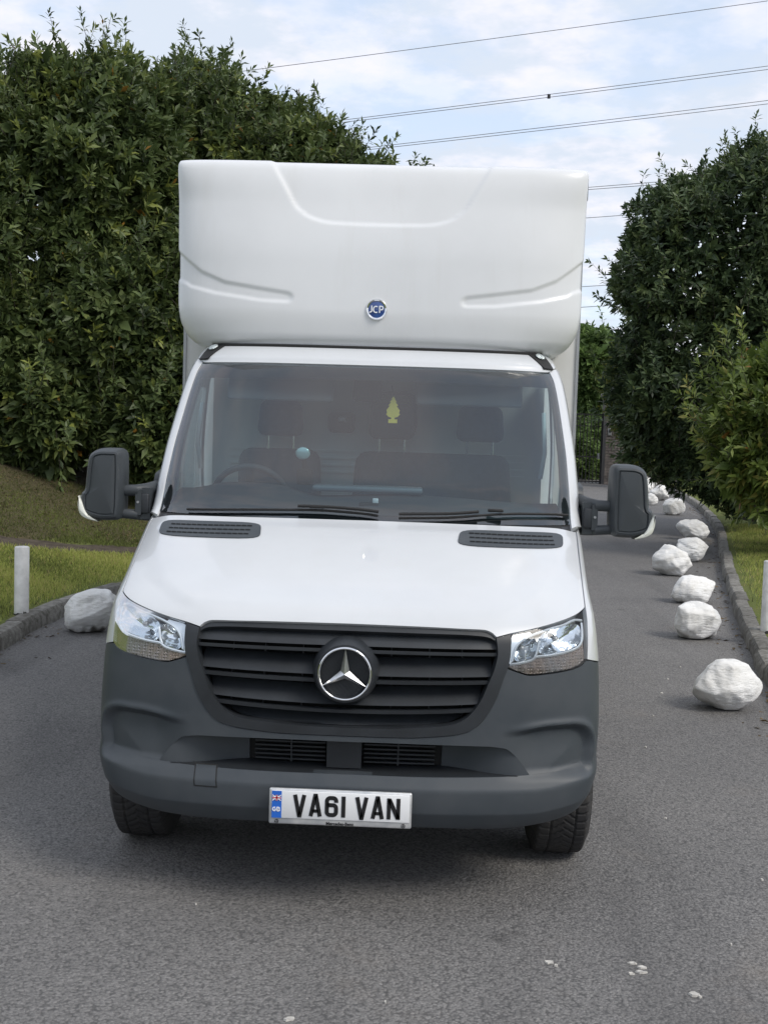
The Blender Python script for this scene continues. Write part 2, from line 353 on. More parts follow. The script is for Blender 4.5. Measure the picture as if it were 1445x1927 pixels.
# emblem: ring and three-pointed star on a dark dished disc
SZ, SR = .932, .097
def disc(name, r0, r1, y0, y1, m, parent, n=64, fill=False, c=(0, SZ)):
    V = []; Fc = []
    for r, y in ((r0, y0), (r1, y1)):
        for k in range(n):
            a = 2*pi*k/n; V.append((c[0]+r*cos(a), y, c[1]+r*sin(a)))
    Fc = [(k, (k+1) % n, n+(k+1) % n, n+k) for k in range(n)]
    if fill: V.append((c[0], y1, c[1])); Fc += [(n+k, n+(k+1) % n, 2*n) for k in range(n)]
    return obj(name, V, Fc, m, parent)
emblem = empty('emblem', (0, 0, 0), van)
def revolve(name, prof, m, parent, c, n=72, axis='y'):
    V = []; Fc = []
    for r, y in prof:
        for k in range(n):
            a = 2*pi*k/n; V.append((c[0]+r*cos(a), y, c[1]+r*sin(a)))
    for i in range(len(prof)-1):
        for k in range(n): a, b = i*n+k, i*n+(k+1) % n; Fc.append((a, b, b+n, a+n))
    return obj(name, V, Fc, m, parent, True, angle=45)
revolve('emblem_pod', [(.130, .10), (.122, .035), (.114, .012), (.109, .000), (.099, .000), (.094, .010), (.090, .022), (.002, .024)], PLASTIC2, emblem, (0, SZ))
revolve('ring', [(.097+.0050*cos(a), -.003+.007*sin(a)) for a in np.linspace(0, 2*pi, 13)], CHROME, emblem, (0, SZ))
V = [(0, -.013, SZ)]; Fc = []
for k in range(6):
    a = pi/2+k*pi/3; r = SR if k % 2 == 0 else .0195
    V.append((r*cos(a), -.002 if k % 2 == 0 else .006, SZ+r*sin(a)))
for k in range(6): Fc.append((0, 1+k, 1+(k+1) % 6))
obj('star', V, Fc, mat('star_chrome', (.85, .86, .87), .3, metal=1), emblem, smooth=False)
LAT = MB()
for k in range(-9, 10):
    for sg in (-1, 1):
        o = k*.0125; L = sqrt(max(.089**2-o*o, 0))
        if L < .01: continue
        d = Vector((cos(pi/4), 0, sg*sin(pi/4))); nrm = Vector((-sg*sin(pi/4), 0, cos(pi/4)))
        p = Vector((0, .0205, SZ))+nrm*o; LAT.tube([p-d*L, p+d*L], .0009, 4)
LAT.build('lattice', PLASTIC2, emblem)

# ---- bonnet
bonA = [(0, 1.108), (.16, 1.107), (.30, 1.105), (.40, 1.102), (.488, 1.099), (.515, 1.090), (.531, 1.075), (.586, 1.088), (.645, 1.098), (.723, 1.113), (.787, 1.127), (.846, 1.143), (.893, 1.160)]
bonB = [(0, 1.424), (.266, 1.423), (.533, 1.420), (.786, 1.414), (.90, 1.407), (.962, 1.400)]
def bon_relief(T, Z):
    a = np.abs(T); line = np.interp(Z, [1.10, 1.15, 1.21, 1.3, 1.42], [.56, .655, .80, .905, .95])
    return .010*(1-sm(a, line-.10, line+.02))*sm(Z, 1.11, 1.16)
bonnet = panel('bonnet', [(bonA[:7], bonB[:3], 70), (bonA[6:], bonB[2:], 60)], 60, PAINT, van, bon_relief, .03, sym=True, angle=60)
# bonnet vents: a dark moulding with slotted rows
for s in (1, -1):
    cz0 = 1.371
    def vent_grid(g):
        n = 56; P = []
        for k in range(n):
            a = 2*pi*k/n; e = 5.0
            ca, sa = cos(a), sin(a); r = (abs(ca)**e+abs(sa)**e)**(-1/e)
            P.append((.642+(.224-g)*r*ca+.010*r*sa, cz0+(.0265-g*.35)*r*sa+.006*r*ca*-1*.6))
        return np.array(P)
    o, i1 = vent_grid(0), vent_grid(.006)
    ce = o.mean(0); v = np.linspace(0, 1, 9)[:, None]
    T = (ce[0]*(1-v)+np.append(o[:, 0], o[0, 0])[None]*v)*s; Z = ce[1]*(1-v)+np.append(o[:, 1], o[0, 1])[None]*v
    vent = skin(T, Z, lambda a, b: bon_relief(a, b)+.0045-.0025*(np.arange(9) < 8)[:, None]*1.0, .01).build('bonnet_vent', PLASTIC, bonnet, True)
    for row in range(3):
        for q in range(15):
            t0 = .464+q*.0240; z0 = cz0+.0155-row*.0135-.0045*(t0-.656)/.2-.0035
            panel('vent_slot', [([(s*t0, z0), (s*(t0+.021), z0)], [(s*t0, z0+.0042), (s*(t0+.021), z0+.0042)], 1)], 1, BLACK, vent, lambda a, b: bon_relief(a, b)+.0032, 0)

# ---- wings
arch = [(ty(.86+.43*cos(radians(a)), .345+.43*sin(radians(a))), .345+.43*sin(radians(a))) for a in (120, 105, 90, 75, 60, 45, 30, 15, 4)]
wingS = [([(.870, .978), (.93, .960), (1.0, .937)], [(.902, 1.166), (.915, 1.21), (.935, 1.275), (.955, 1.34), (.970, 1.398)], 24),
         ([(1.0, .937), (1.06, .847), (1.125, .74)]+arch, [(.965, 1.398), (1.02, 1.41), (1.10, 1.415), (ty(1.46, 1.42), 1.42)], 40)]
panel('wing', wingS, 24, PAINT, van, .001, .02, sides=(1, -1), angle=50)
# ---- A pillars, roof
panel('windscreen_pillar', [([(.942, 1.412), (.942, 1.6), (.942, 1.9), (.942, 2.12), (.935, 2.168)], [(1.05, 1.405), (1.05, 1.6), (1.05, 1.9), (1.05, 2.12), (1.05, 2.20)], 40)], 10, PAINT, van, lambda T, Z: .004+.012*sm(np.abs(T), .942, .962), .03, sides=(1, -1))
panel('roof', [([(0, 2.168), (.5, 2.168), (.90, 2.166), (.934, 2.170), (1.0, 2.20), (1.06, 2.22)], [(0, 2.358), (.5, 2.358), (.9, 2.355), (.95, 2.35), (1.0, 2.34), (1.06, 2.33)], 60)], 26, PAINT, van, lambda T, Z: .004+.010*sm(Z, 2.168, 2.19), .02, sym=True)
MB().box((0, 2.45, 2.34), (1.6, .35, .03)).build('roof_top', PAINT, van)
for s in (1, -1):
    st = panel('corner_strip', [([(s*.895, 2.176), (s*.952, 2.174)], [(s*.825, 2.275), (s*.935, 2.268)], 6)], 8, SEALANT, van, .020, .01)
    c = SP(np.array([s*.900]), np.array([2.232]), np.array([.026]))[0]; nv_ = Vector(SN(np.array([s*.900]), np.array([2.232]))[0])
    bm = bmesh.new(); bmesh.ops.create_uvsphere(bm, u_segments=20, v_segments=10, radius=.027)
    for v in bm.verts: v.co.z *= .35
    bmesh.ops.transform(bm, matrix=Matrix.Translation(Vector(c)) @ nv_.to_track_quat('Z', 'Y').to_matrix().to_4x4(), verts=bm.verts)
    bobj('marker_lamp', bm, mat('marker_lamp_lens', (.62, .68, .68), .15, metal=.5, bump=.5, bscale=120), st)
# ---- windscreen
ZB, ZT, TE = 1.430, 2.163, .940
n = 60; s = np.linspace(-1, 1, n+1)
def ws_grid(zf, te=TE):
    T = np.tile(te*s, (len(zf), 1)); Z = np.array(zf)[:, None]+0*T
    return T, Z
T, Z = ws_grid(np.linspace(ZB, ZT, 41)); windscreen = skin(T, Z, 0.0, 0).build('windscreen', GLASS, van, True)
fr = MB()
def strip(A, B, n1, nv1): T, Z = ruled([(A, B, n1)], nv1); skin(T, Z, -.006, 0, fr)
for sg in (1, -1): strip([(sg*.94, ZB-.02), (sg*.94, 2.163)], [(sg*.888, ZB-.02), (sg*.905, 2.163)], 30, 4)
strip([(-.94, ZB-.02), (0, ZB-.02), (.94, ZB-.02)], [(-.94, 1.475), (-.85, 1.462), (0, 1.455), (.85, 1.462), (.94, 1.475)], 40, 3)
strip([(-.94, 2.163), (0, 2.163), (.94, 2.163)], [(-.94, 2.085), (-.5, 2.092), (0, 2.095), (.5, 2.092), (.94, 2.085)], 40, 3)
fr.build('frit_border', FRIT, windscreen)
panel('windscreen_seal', [([(0, 1.421), (.5, 1.418), (.93, 1.404)], [(0, 1.434), (.5, 1.433), (.93, 1.432)], 40)], 2, SEALANT, van, -.004, .03, sym=True)

# ---- headlights
lo = [(.870, .979), (.879, 1.047), (.886, 1.101), (.891, 1.145), (.893, 1.156)]
top = [(.893, 1.156), (.846, 1.139), (.787, 1.123), (.723, 1.109), (.645, 1.094), (.588, 1.083)]
inn = [(.569, .964), (.581, .999), (.590, 1.048), (.588, 1.083)]
bot = [(.569, .964), (.607, .947), (.651, .935), (.732, .940), (.797, .948), (.843, .961), (.870, .979)]
AMBER = mat('indicator_prisms', (.30, .30, .31), .22, metal=.35, coat=.5, col2=(.34, .25, .20), vscale=6)
nt = AMBER.node_tree; b_ = nt.nodes['Principled BSDF']
tcn = nd(nt, 'ShaderNodeTexCoord'); ck = nd(nt, 'ShaderNodeTexVoronoi', Scale=85.0); ck.distance = 'CHEBYCHEV'; ck.inputs['Randomness'].default_value = 0.0
bpn = nd(nt, 'ShaderNodeBump', Strength=1.0, Distance=.01); nt.links.new(tcn.outputs['Object'], ck.inputs['Vector']); nt.links.new(ck.outputs['Distance'], bpn.inputs['Height']); nt.links.new(bpn.outputs[0], b_.inputs['Normal'])
split = [(.572, .972), (.62, .977), (.66, .985), (.675, 1.000), (.73, 1.002), (.80, 1.012), (.845, 1.026), (.868, 1.045)]   # chrome line over the indicator
for sg in (1, -1):
    head = empty('headlight', (0, 0, 0), van)
    M = lambda P: [(sg*t, z) for t, z in P]
    panel('lens', [(M(bot), M(top[::-1]), 40)], 14, LENS, head, .002, .012)
    panel('gasket', [(M([(t, z-.003) for t, z in bot]), M([(t, z+.003) for t, z in top[::-1]]), 40)], 14, STEEL, head, -.10, 0)
    panel('bezel', [(M(split), M(top[::-1]), 40)], 20, SATIN, head, -.085, .0)
    panel('indicator', [(M(bot), M(split), 40)], 8, AMBER, head, -.014, .03)
    # two reflector bowls
    for (c0, c1, r0, r1, e, dp) in ((.775, 1.062, .088, .047, 3.2, .055), (.638, 1.030, .046, .044, 2.6, .045)):
        V = []; Fc = []; nr, na = 9, 48
        for i in range(nr):
            rr = i/(nr-1)
            for k in range(na):
                a = 2*pi*k/na; ca, sa = cos(a), sin(a); q = (abs(ca)**e+abs(sa)**e)**(-1/e)*rr
                t_ = c0+r0*q*ca; z_ = c1+r1*q*sa+(.22*(t_-c0) if c0 > .7 else .30*(t_-c0))
                V.append(SP(np.array([sg*t_]), np.array([z_]), np.array([-.014-dp*(1-rr**2)]))[0])
        for i in range(nr-1):
            for k in range(na): a, b = i*na+k, i*na+(k+1) % na; Fc.append((a, b, b+na, a+na))
        # bowls sit in front of the bezel plate: lift the plate's share by the rim
        ref = obj('reflector', V, Fc, REFLECT, head)
        cpt = SP(np.array([sg*c0]), np.array([c1]), np.array([-.05]))[0]
        bm = bmesh.new(); bmesh.ops.create_uvsphere(bm, u_segments=14, v_segments=8, radius=.013 if c0 > .7 else .011)
        for v in bm.verts: v.co.z *= .9; v.co += Vector(cpt)+Vector((0, 0, .012 if c0 > .7 else .006))
        bobj('bulb_cap', bm, STEEL, head)
    panel('bezel', [(M([(.574, .974), (.584, 1.03), (.589, 1.078), (.66, 1.094)]), M([(.588, .982), (.601, 1.030), (.626, 1.061), (.668, 1.083)]), 24)], 3, SATIN, head, -.013, .05)
    def line(P, r, off=-.012, mm=None):
        q = crom(M(P), 36); pts = SP(q[:, 0], q[:, 1], off); MB().tube([tuple(p) for p in pts], r, 6).build('chrome_trim', mm or SATIN, head)
    line([(.576, .972), (.62, .978), (.66, .988), (.678, 1.000), (.73, 1.003), (.80, 1.014), (.842, 1.028), (.862, 1.05), (.868, 1.08), (.870, 1.115)], .0058)
    line([(.872, 1.125), (.84, 1.130), (.787, 1.114), (.723, 1.100), (.668, 1.084), (.625, 1.062), (.600, 1.030), (.587, .985)], .0052)
    line([(.672, 1.000), (.680, 1.015), (.690, 1.05), (.694, 1.062)], .0050)

# ---- wipers
for (P, kn) in (([(-.78, 1.437), (-.62, 1.444), (-.42, 1.452), (-.20, 1.457), (.0, 1.449), (.07, 1.442)], -.20), ([(.16, 1.435), (.38, 1.444), (.58, 1.462), (.70, 1.468), (.82, 1.468), (.915, 1.463)], .58)):
    w = empty('wiper', (0, 0, 0), van)
    q = crom(P, 24); MB().tube([tuple(p) for p in SP(q[:, 0], q[:, 1], .014)], .006, 6).build('blade', SEALANT, w)
    j = 12 if kn < 0 else 12
    MB().tube([tuple(p) for p in SP(q[:, 0], q[:, 1]+.004, .032)][(0 if kn > 0 else 14):(12 if kn > 0 else 25)], [.0075]*12 if kn > 0 else [.0075]*11, 6).build('arm', SEALANT, w)
    cc = SP(np.array([kn]), np.array([1.462 if kn < 0 else 1.470]), np.array([.028]))[0]
    rbox('clip', tuple(cc), (.07, .022, .014), .004, SEALANT, w, 2)

# ---- doors and cab flanks
for sg in (1, -1):
    y0 = 1.47
    dr = empty('door', (0, 0, 0), van)
    panel('door_panel', [([(ty(1.30, .42)*sg, .42), (ty(2.42, .42)*sg, .42)], [(ty(y0, 1.42)*sg, 1.42), (ty(2.42, 1.42)*sg, 1.42)], 10)], 24, PAINT, dr, .0, .02)
    panel('door_glass', [([(ty(1.52, 1.43)*sg, 1.43), (ty(2.34, 1.43)*sg, 1.43)], [(ty(2.12, 2.06)*sg, 2.06), (ty(2.34, 2.06)*sg, 2.06)], 8)], 12, SIDEGLASS, dr, -.012, 0)
    fm = MB()
    for A, B in (([(1.46, 1.42), (2.13, 2.16)], [(1.56, 1.42), (2.17, 2.05)]), ([(2.34, 1.42), (2.34, 2.16)], [(2.42, 1.42), (2.42, 2.16)]), ([(2.10, 2.05), (2.42, 2.05)], [(2.10, 2.17), (2.42, 2.17)])):
        T, Z = ruled([([(ty(a, b)*sg, b) for a, b in A], [(ty(a, b)*sg, b) for a, b in B], 10)], 3); skin(T, Z, .0, .02, fm)
    fm.build('window_frame', PAINT, dr)
    c = S0(np.array([sg*ty(2.3, 1.25)]), np.array([1.25]))[0]
    rbox('door_handle', (c[0]+sg*.02, c[1], c[2]), (.03, .18, .035), .01, PLASTIC, dr)
    panel('sill', [([(ty(1.28, .30)*sg, .30), (ty(2.5, .30)*sg, .30)], [(ty(1.28, .415)*sg, .415), (ty(2.5, .415)*sg, .415)], 6)], 4, PLASTIC, van, -.01, .05)

# ---- door mirrors
MOUT = [(1.152, 1.44), (1.150, 1.58), (1.152, 1.68), (1.160, 1.705), (1.185, 1.716), (1.24, 1.716), (1.285, 1.706), (1.313, 1.68), (1.322, 1.64), (1.330, 1.56), (1.334, 1.518), (1.350, 1.500), (1.352, 1.45), (1.342, 1.405), (1.300, 1.381), (1.24, 1.370), (1.18, 1.374), (1.158, 1.395)]
def inset(P, d):
    n = len(P); c = np.mean(P, 0); Q = []
    for k in range(n):
        a, b = P[k-1], P[(k+1) % n]; e = (b-a)/max(np.linalg.norm(b-a), 1e-9); nn = np.array([e[1], -e[0]])
        if np.dot(nn, c-P[k]) < 0: nn = -nn
        Q.append(P[k]+nn*d)
    return np.array(Q)
def closed(P, n):
    P = np.asarray(P); return crom(np.concatenate([P, P[:1]]), n)[:-1]
def loft(P, rings, sg=1, cap=True, cx=0):
    V = []; Fc = []; n = len(P)
    for d, y in rings:
        Q = inset(P, d)
        for p in Q: V.append((sg*p[0], y, p[1]))
    for i in range(len(rings)-1):
        for k in range(n): a, b = i*n+k, i*n+(k+1) % n; Fc.append((a, b, b+n, a+n))
    if cap == 2:
        L = V[-n:]; c0 = np.mean(np.array(L), 0)
        for q in (.75, .5, .25):
            V += [tuple(c0+(np.array(p)-c0)*q+np.array([0, -.006*(1-q*q), 0])) for p in L]
        V.append((c0[0], c0[1]-.006, c0[2])); m0 = len(rings)-1
        for i in range(m0, m0+3):
            for k in range(n): a, b = i*n+k, i*n+(k+1) % n; Fc.append((a, b, b+n, a+n))
        Fc += [((m0+3)*n+k, (m0+3)*n+(k+1) % n, len(V)-1) for k in range(n)]
    elif cap: Fc.append(tuple(range((len(rings)-1)*n, len(rings)*n)))
    return V, Fc
INDIC = mat('clear_indicator', (.72, .73, .66), .25, coat=.6, bump=.2, bscale=140)
for sg in (1, -1):
    mir = empty('wing_mirror', (0, 0, 0), van)
    P = closed(MOUT, 72)
    V, Fc = loft(P, [(.012, 1.33), (.004, 1.325), (0, 1.30), (.000, 1.235), (.006, 1.19), (.017, 1.168), (.026, 1.165), (.031, 1.172), (.036, 1.168)], sg, cap=2)
    obj('housing', V, Fc, MIRRORP, mir, True, angle=30)
    V, Fc = loft(inset(P, .016), [(0, 1.334), (.004, 1.332)], sg); obj('mirror_glass', V, Fc, CHROME, mir)
    ind = closed([(1.354, 1.488), (1.356, 1.45), (1.346, 1.403), (1.305, 1.376), (1.262, 1.367), (1.295, 1.386), (1.318, 1.418), (1.336, 1.462)], 36)
    V, Fc = loft(ind, [(0, 1.29), (0, 1.185), (.002, 1.160), (.006, 1.156)], sg); obj('indicator', V, Fc, INDIC, mir, True, angle=50)
    arm = MB()
    arm.tube([(sg*1.16, 1.25, 1.515), (sg*1.10, 1.25, 1.517), (sg*1.06, 1.31, 1.520), (sg*1.01, 1.46, 1.530)], [.027, .027, .03, .040], 12)
    arm.tube([(sg*1.17, 1.25, 1.405), (sg*1.10, 1.25, 1.400), (sg*1.06, 1.31, 1.395), (sg*1.01, 1.46, 1.39)], [.024, .024, .027, .034], 12)
    arm.box((sg*1.085, 1.255, 1.46), (.028, .045, .12)); arm.box((sg*1.055, 1.30, 1.455), (.05, .10, .15))
    arm.build('arm', MIRRORP, mir, True, 40)
    rbox('arm_cover', (sg*1.058, 1.245, 1.455), (.045, .02, .095), .006, PLASTIC2, mir, 2)
    MB().tube([(sg*1.085, 1.236, 1.462), (sg*1.085, 1.226, 1.462)], .006, 10).build('screw', STEEL, mir)
    V, Fc = loft(closed([(1.60, 1.37), (1.43, 1.37), (1.38, 1.42), (1.385, 1.52), (1.43, 1.60), (1.58, 1.62), (1.66, 1.5), (1.65, 1.4)], 30), [(0, 0), (.01, 1)], 1)
    obj('arm_base', [(sg*(1.006+.045*y), x, z) for x, y, z in V], Fc, MIRRORP, mir)

# ---- overcab fairing
Cf = pchip([2.225, 2.245, 2.27, 2.32, 2.45, 2.7, 3.0, 3.17, 3.215, 3.235], [2.00, 1.94, 1.90, 1.87, 1.85, 1.86, 1.91, 1.95, 1.975, 2.01])
Wf = pchip([2.225, 2.245, 2.27, 2.32, 2.40, 2.5, 3.1, 3.20, 3.235], [.86, .93, .985, 1.03, 1.062, 1.072, 1.077, 1.077, 1.075])
Bf = pchip([2.225, 2.3, 2.6, 3.0, 3.235], [.26, .32, .32, .25, .13])
Nf = pchip([2.225, 2.5, 3.0, 3.235], [3.2, 3.2, 3.6, 5.0])
def FS(t, z):
    a = np.abs(t); tc = np.minimum(a, 1); g = 1-np.maximum(1-tc**Nf(z), 0)**(1/Nf(z))
    return np.stack([np.sign(t)*tc*Wf(z)*1.020, Cf(z)+Bf(z)*g+np.maximum(a-1, 0), z*.998+.0215+0*t], -1)
U_ = np.array([(0, 2.893), (.15, 2.895), (.26, 2.900), (.36, 2.927), (.43, 2.98), (.488, 3.083), (.545, 3.185), (.57, 3.24)])
up_ = np.array([(.44, 2.523), (.48, 2.530), (.607, 2.548), (.79, 2.578), (.92, 2.634), (1.01, 2.705), (1.2, 2.87)])
lo_ = np.array([(.44, 2.476), (.607, 2.483), (.84, 2.518), (.98, 2.555), (1.01, 2.575), (1.2, 2.66)])
def pdist(X, Zv, P):
    d = np.full(X.shape, 9.0)
    for a, b in zip(P[:-1], P[1:]):
        e = b-a; s_ = np.clip(((X-a[0])*e[0]+(Zv-a[1])*e[1])/(e@e), 0, 1)
        d = np.minimum(d, np.hypot(X-a[0]-s_*e[0], Zv-a[1]-s_*e[1]))
    return d
def f_relief(X, Zv, yb):
    a = np.abs(X)+0.0; xs = a+np.maximum(yb-2.0, 0)          # arc-length-like run round the corner
    dU = pdist(a, Zv, crom(U_, 60)); inU = Zv > np.interp(a, U_[:, 0], U_[:, 1], right=9)
    d = -.009*sm(np.where(inU, dU, -dU), -.014, .014)
    zu = np.interp(xs, up_[:, 0], up_[:, 1]); zl = np.interp(xs, lo_[:, 0], lo_[:, 1])
    vv = np.minimum(zu-Zv, Zv-zl); uu = xs-.435; sd = np.where((uu < .024) & (vv < .024), .024-np.hypot(.024-uu, .024-vv), np.minimum(uu, vv))
    return d-.008*sm(sd, -.010, .014)
ts = np.concatenate([-1-np.linspace(.75, .02, 12), np.sin(np.linspace(-pi/2, pi/2, 261)), 1+np.linspace(.02, .75, 12)])
zs = np.concatenate([np.linspace(2.225, 2.30, 10)[:-1], np.linspace(2.30, 3.19, 128), np.linspace(3.19, 3.235, 9)[1:]])
T, Z = np.meshgrid(ts, zs); P = FS(T, Z); e = 2e-3
nr = np.cross(FS(T+e, Z)-FS(T-e, Z), FS(T, Z+e)-FS(T, Z-e)); nr /= np.linalg.norm(nr, axis=-1, keepdims=True)
lim = np.minimum(2.52, P[..., 1]); P[..., 1] = lim
P = P+nr*f_relief(P[..., 0]/1.020, Z, P[..., 1]-.25)[..., None]
r, c = T.shape; V = list(P.reshape(-1, 3)); Fc = gridfaces(r, c)
k = len(V)                                           # roof of the pod
for j in range(c): V.append((P[-1, j, 0], 2.55, 3.258))
Fc += [((r-1)*c+j, (r-1)*c+j+1, k+j+1, k+j) for j in range(c-1)]
k = len(V)                                           # underside
for j in range(c): V.append((P[0, j, 0]*.97, 2.5, 2.36))
Fc += [(j+1, j, k+j, k+j+1) for j in range(c-1)]
fairing = obj('fairing', V, Fc, GRP, van, True, angle=55)
MB().tube([tuple(p) for p in SP(np.linspace(-.93, .93, 51), np.full(51, 2.252), .016)], .010, 6).build('fairing_seal', SEALANT, fairing)
# maker's roundel on the fairing
bz = 2.466; by = float(Cf(2.449))
roundel = empty('roundel', (0, 0, 0), van)
ROY = mat('roundel_blue', (.022, .04, .17), .2, coat=1, col2=(.03, .10, .32), vscale=12)
revolve('rim', [(.056, by+.002), (.056, by-.006), (.051, by-.011), (.044, by-.008), (.043, by-.004)], CHROME, roundel, (.0, bz), 48)
revolve('dish', [(.044, by-.004), (.030, by-.008), (.001, by-.010)], ROY, roundel, (.0, bz), 48)
WHITE = mat('white_lettering', (.8, .82, .85), .4)
def stroke(mb, pts, w, y0, y1, loc=(0, 0), sc=1.0, close=False):
    """thick polyline in the x-z plane, mitred, extruded from y0 (front) to y1"""
    P = []
    for p in pts:
        if not P or np.linalg.norm(np.array(p, float)-P[-1]) > 1e-5: P.append(np.array(p, float))
    n = len(P); Lp = []; Rp = []
    for i in range(n):
        a = P[i]-P[i-1] if (i > 0 or close) else P[i+1]-P[i]; b = P[(i+1) % n]-P[i] if (i < n-1 or close) else P[i]-P[i-1]
        a = a/np.linalg.norm(a); b = b/np.linalg.norm(b); na, nb = np.array([-a[1], a[0]]), np.array([-b[1], b[0]])
        m = na+nb; m = m/max(np.linalg.norm(m), 1e-6); k = w/2/max(m @ na, .35)
        Lp.append(P[i]+m*k); Rp.append(P[i]-m*k)
    V = []; Fc = []
    for q in (Lp, Rp):
        for y in (y0, y1): V += [(loc[0]+p[0]*sc, y, loc[1]+p[1]*sc) for p in q]
    e = n if close else n-1
    for i in range(e):
        j = (i+1) % n
        Fc += [(i, j, 2*n+j, 2*n+i), (i, n+i, n+j, j), (2*n+i, 2*n+j, 3*n+j, 3*n+i)]
    if not close: Fc += [(0, 2*n, 3*n, n), (n-1, 2*n-1, 4*n-1, 3*n-1)]
    mb.add(V, Fc)
def arcp(cx_, cy_, rx, ry, a0, a1, n=10): return [(cx_+rx*cos(radians(a0+(a1-a0)*k/n)), cy_+ry*sin(radians(a0+(a1-a0)*k/n))) for k in range(n+1)]
def letters(name, items, y, m, parent):
    for ch, px, pz, sc in items:
        mb = MB()
        for pts, w, cl in ch: stroke(mb, pts, w, y-.0012, y+.001, (px, pz), sc, cl)
        mb.build(name, m, parent, False)
Jc = [([(.35, 1), (.35, .25)]+arcp(.1, .25, .25, .17, 0, -110, 6), .15, False)]
Cc = [(arcp(.38, .5, .36, .43, 55, 305, 16), .15, False)]
Pc = [([(.08, 0), (.08, .93)]+arcp(.32, .69, .24, .24, 90, -90, 8)+[(.08, .45)], .15, False)]
letters('letter', [(Jc, -.038, bz-.018, .037), (Cc, -.017, bz-.019, .037), (Pc, .013, bz-.018, .037)], by-.0115, WHITE, roundel)

# ---- cargo box
box = MB()
box.box((0, 4.56, 2.125), (2.27, 4.06, 2.29))
cargo = box.build('cargo_box', BOXW, van, False)
for sg in (1, -1):
    MB().box((sg*1.138, 2.545, 2.10), (.016, .05, 2.26)).build('corner_trim', STEEL, cargo, False)
    MB().box((sg*1.130, 4.55, 3.282), (.03, 4.08, .04)).build('roof_rail', STEEL, cargo, False)
    mb = MB(); mb.box((sg*1.142, 2.50, 3.235), (.020, .06, .12)); mb.build('corner_cap', PLASTIC, cargo, False)
    MB().box((sg*1.10, 4.56, .93), (.05, 4.0, .10)).build('side_rail', STEEL, cargo, False)
# ---- chassis, tray, wheels
ch = MB()
for sg in (1, -1): ch.box((sg*.40, 3.6, .60), (.09, 5.6, .16))
ch.box((0, 1.05, .40), (1.20, 1.5, .14)); ch.box((0, .86, .34), (1.5, .10, .10)); ch.box((0, 4.62, .36), (1.5, .14, .14)); ch.box((0, .70, .80), (1.3, 1.0, .70)); ch.box((0, 1.95, .52), (1.9, 1.1, .16)); ch.box((0, 1.42, .9), (1.9, .04, .9))
ch.build('chassis', UNDER, van, False)
def tyre_mesh():
    R, W = .345, .232; nA, nW = 432, 47
    xs = np.linspace(-1, 1, nW); prof = []
    for x in xs:
        a = abs(x)
        prof.append((x*W/2*(1 if a < .9 else 1), R-.006*a**2-(.040*((a-.78)/.22)**2.4 if a > .78 else 0)))
    V = np.zeros((nA, nW+8, 3)); A = np.arange(nA)*2*pi/nA
    pitch = 54
    for j, (w, rr) in enumerate(prof):
        x = xs[j]; a = abs(x); sgx = 1 if x > 0 else -1
        lat = (A/(2*pi)*pitch+(.9*(1-a/.42) if a < .42 else .35*(a-.42))+(.5 if x > 0 else 0)*(a < .42)) % 1.0
        g = np.where(lat < .14, 1.0, 0.0)
        if abs(a-.44) < .022: g = np.ones_like(g)
        if a > .93: g = g*.5
        r = rr-.010*g
        V[:, 4+j, 0] = w; V[:, 4+j, 1] = r*np.cos(A); V[:, 4+j, 2] = r*np.sin(A)
    for k, (w, rr) in enumerate([(-.095, .205), (-.108, .222), (-.121, .262), (-.122, .292)]):
        V[:, k, 0] = w; V[:, k, 1] = rr*np.cos(A); V[:, k, 2] = rr*np.sin(A)
        V[:, nW+7-k, 0] = -w; V[:, nW+7-k, 1] = rr*np.cos(A); V[:, nW+7-k, 2] = rr*np.sin(A)
    c = nW+8; idx = []
    i = np.arange(nA)[:, None]; j = np.arange(c-1)[None]; i2 = (i+1) % nA
    F4 = np.stack([i*c+j, i2*c+j, i2*c+j+1, i*c+j+1], -1).reshape(-1, 4)
    return V.reshape(-1, 3), F4
TV, TF = tyre_mesh()
RIM = mat('wheel_silver', (.45, .46, .47), .35, metal=.7, vary=.3, vscale=10)
wheel0 = None
for (x, y) in ((-.905, .85), (.905, .85), (-.905, 4.62), (.905, 4.62)):
    wr = empty('wheel', (x, y, .343), van)
    if wheel0 is None:
        t_ = fastmesh('tyre', TV, TF, 4, RUBBER, wr)
        rp = [(.205, -.095), (.19, -.085), (.185, -.03), (.15, -.01), (.06, -.03), (.045, -.06), (.002, -.06)]
        nA = 40; V = []; Fc = []
        for sgn in (1, -1):
            k0 = len(V)
            for rr, w in rp:
                for k in range(nA): a = 2*pi*k/nA; V.append((w*sgn*-1 if False else w*sgn, rr*cos(a), rr*sin(a)))
            for i in range(len(rp)-1):
                for k in range(nA): a, b = k0+i*nA+k, k0+i*nA+(k+1) % nA; Fc.append((a, b, b+nA, a+nA))
        r_ = obj('rim', V, Fc, RIM, wr); wheel0 = (t_, r_)
    else:
        for o in wheel0:
            q = o.copy(); COL.objects.link(q); q.parent = wr

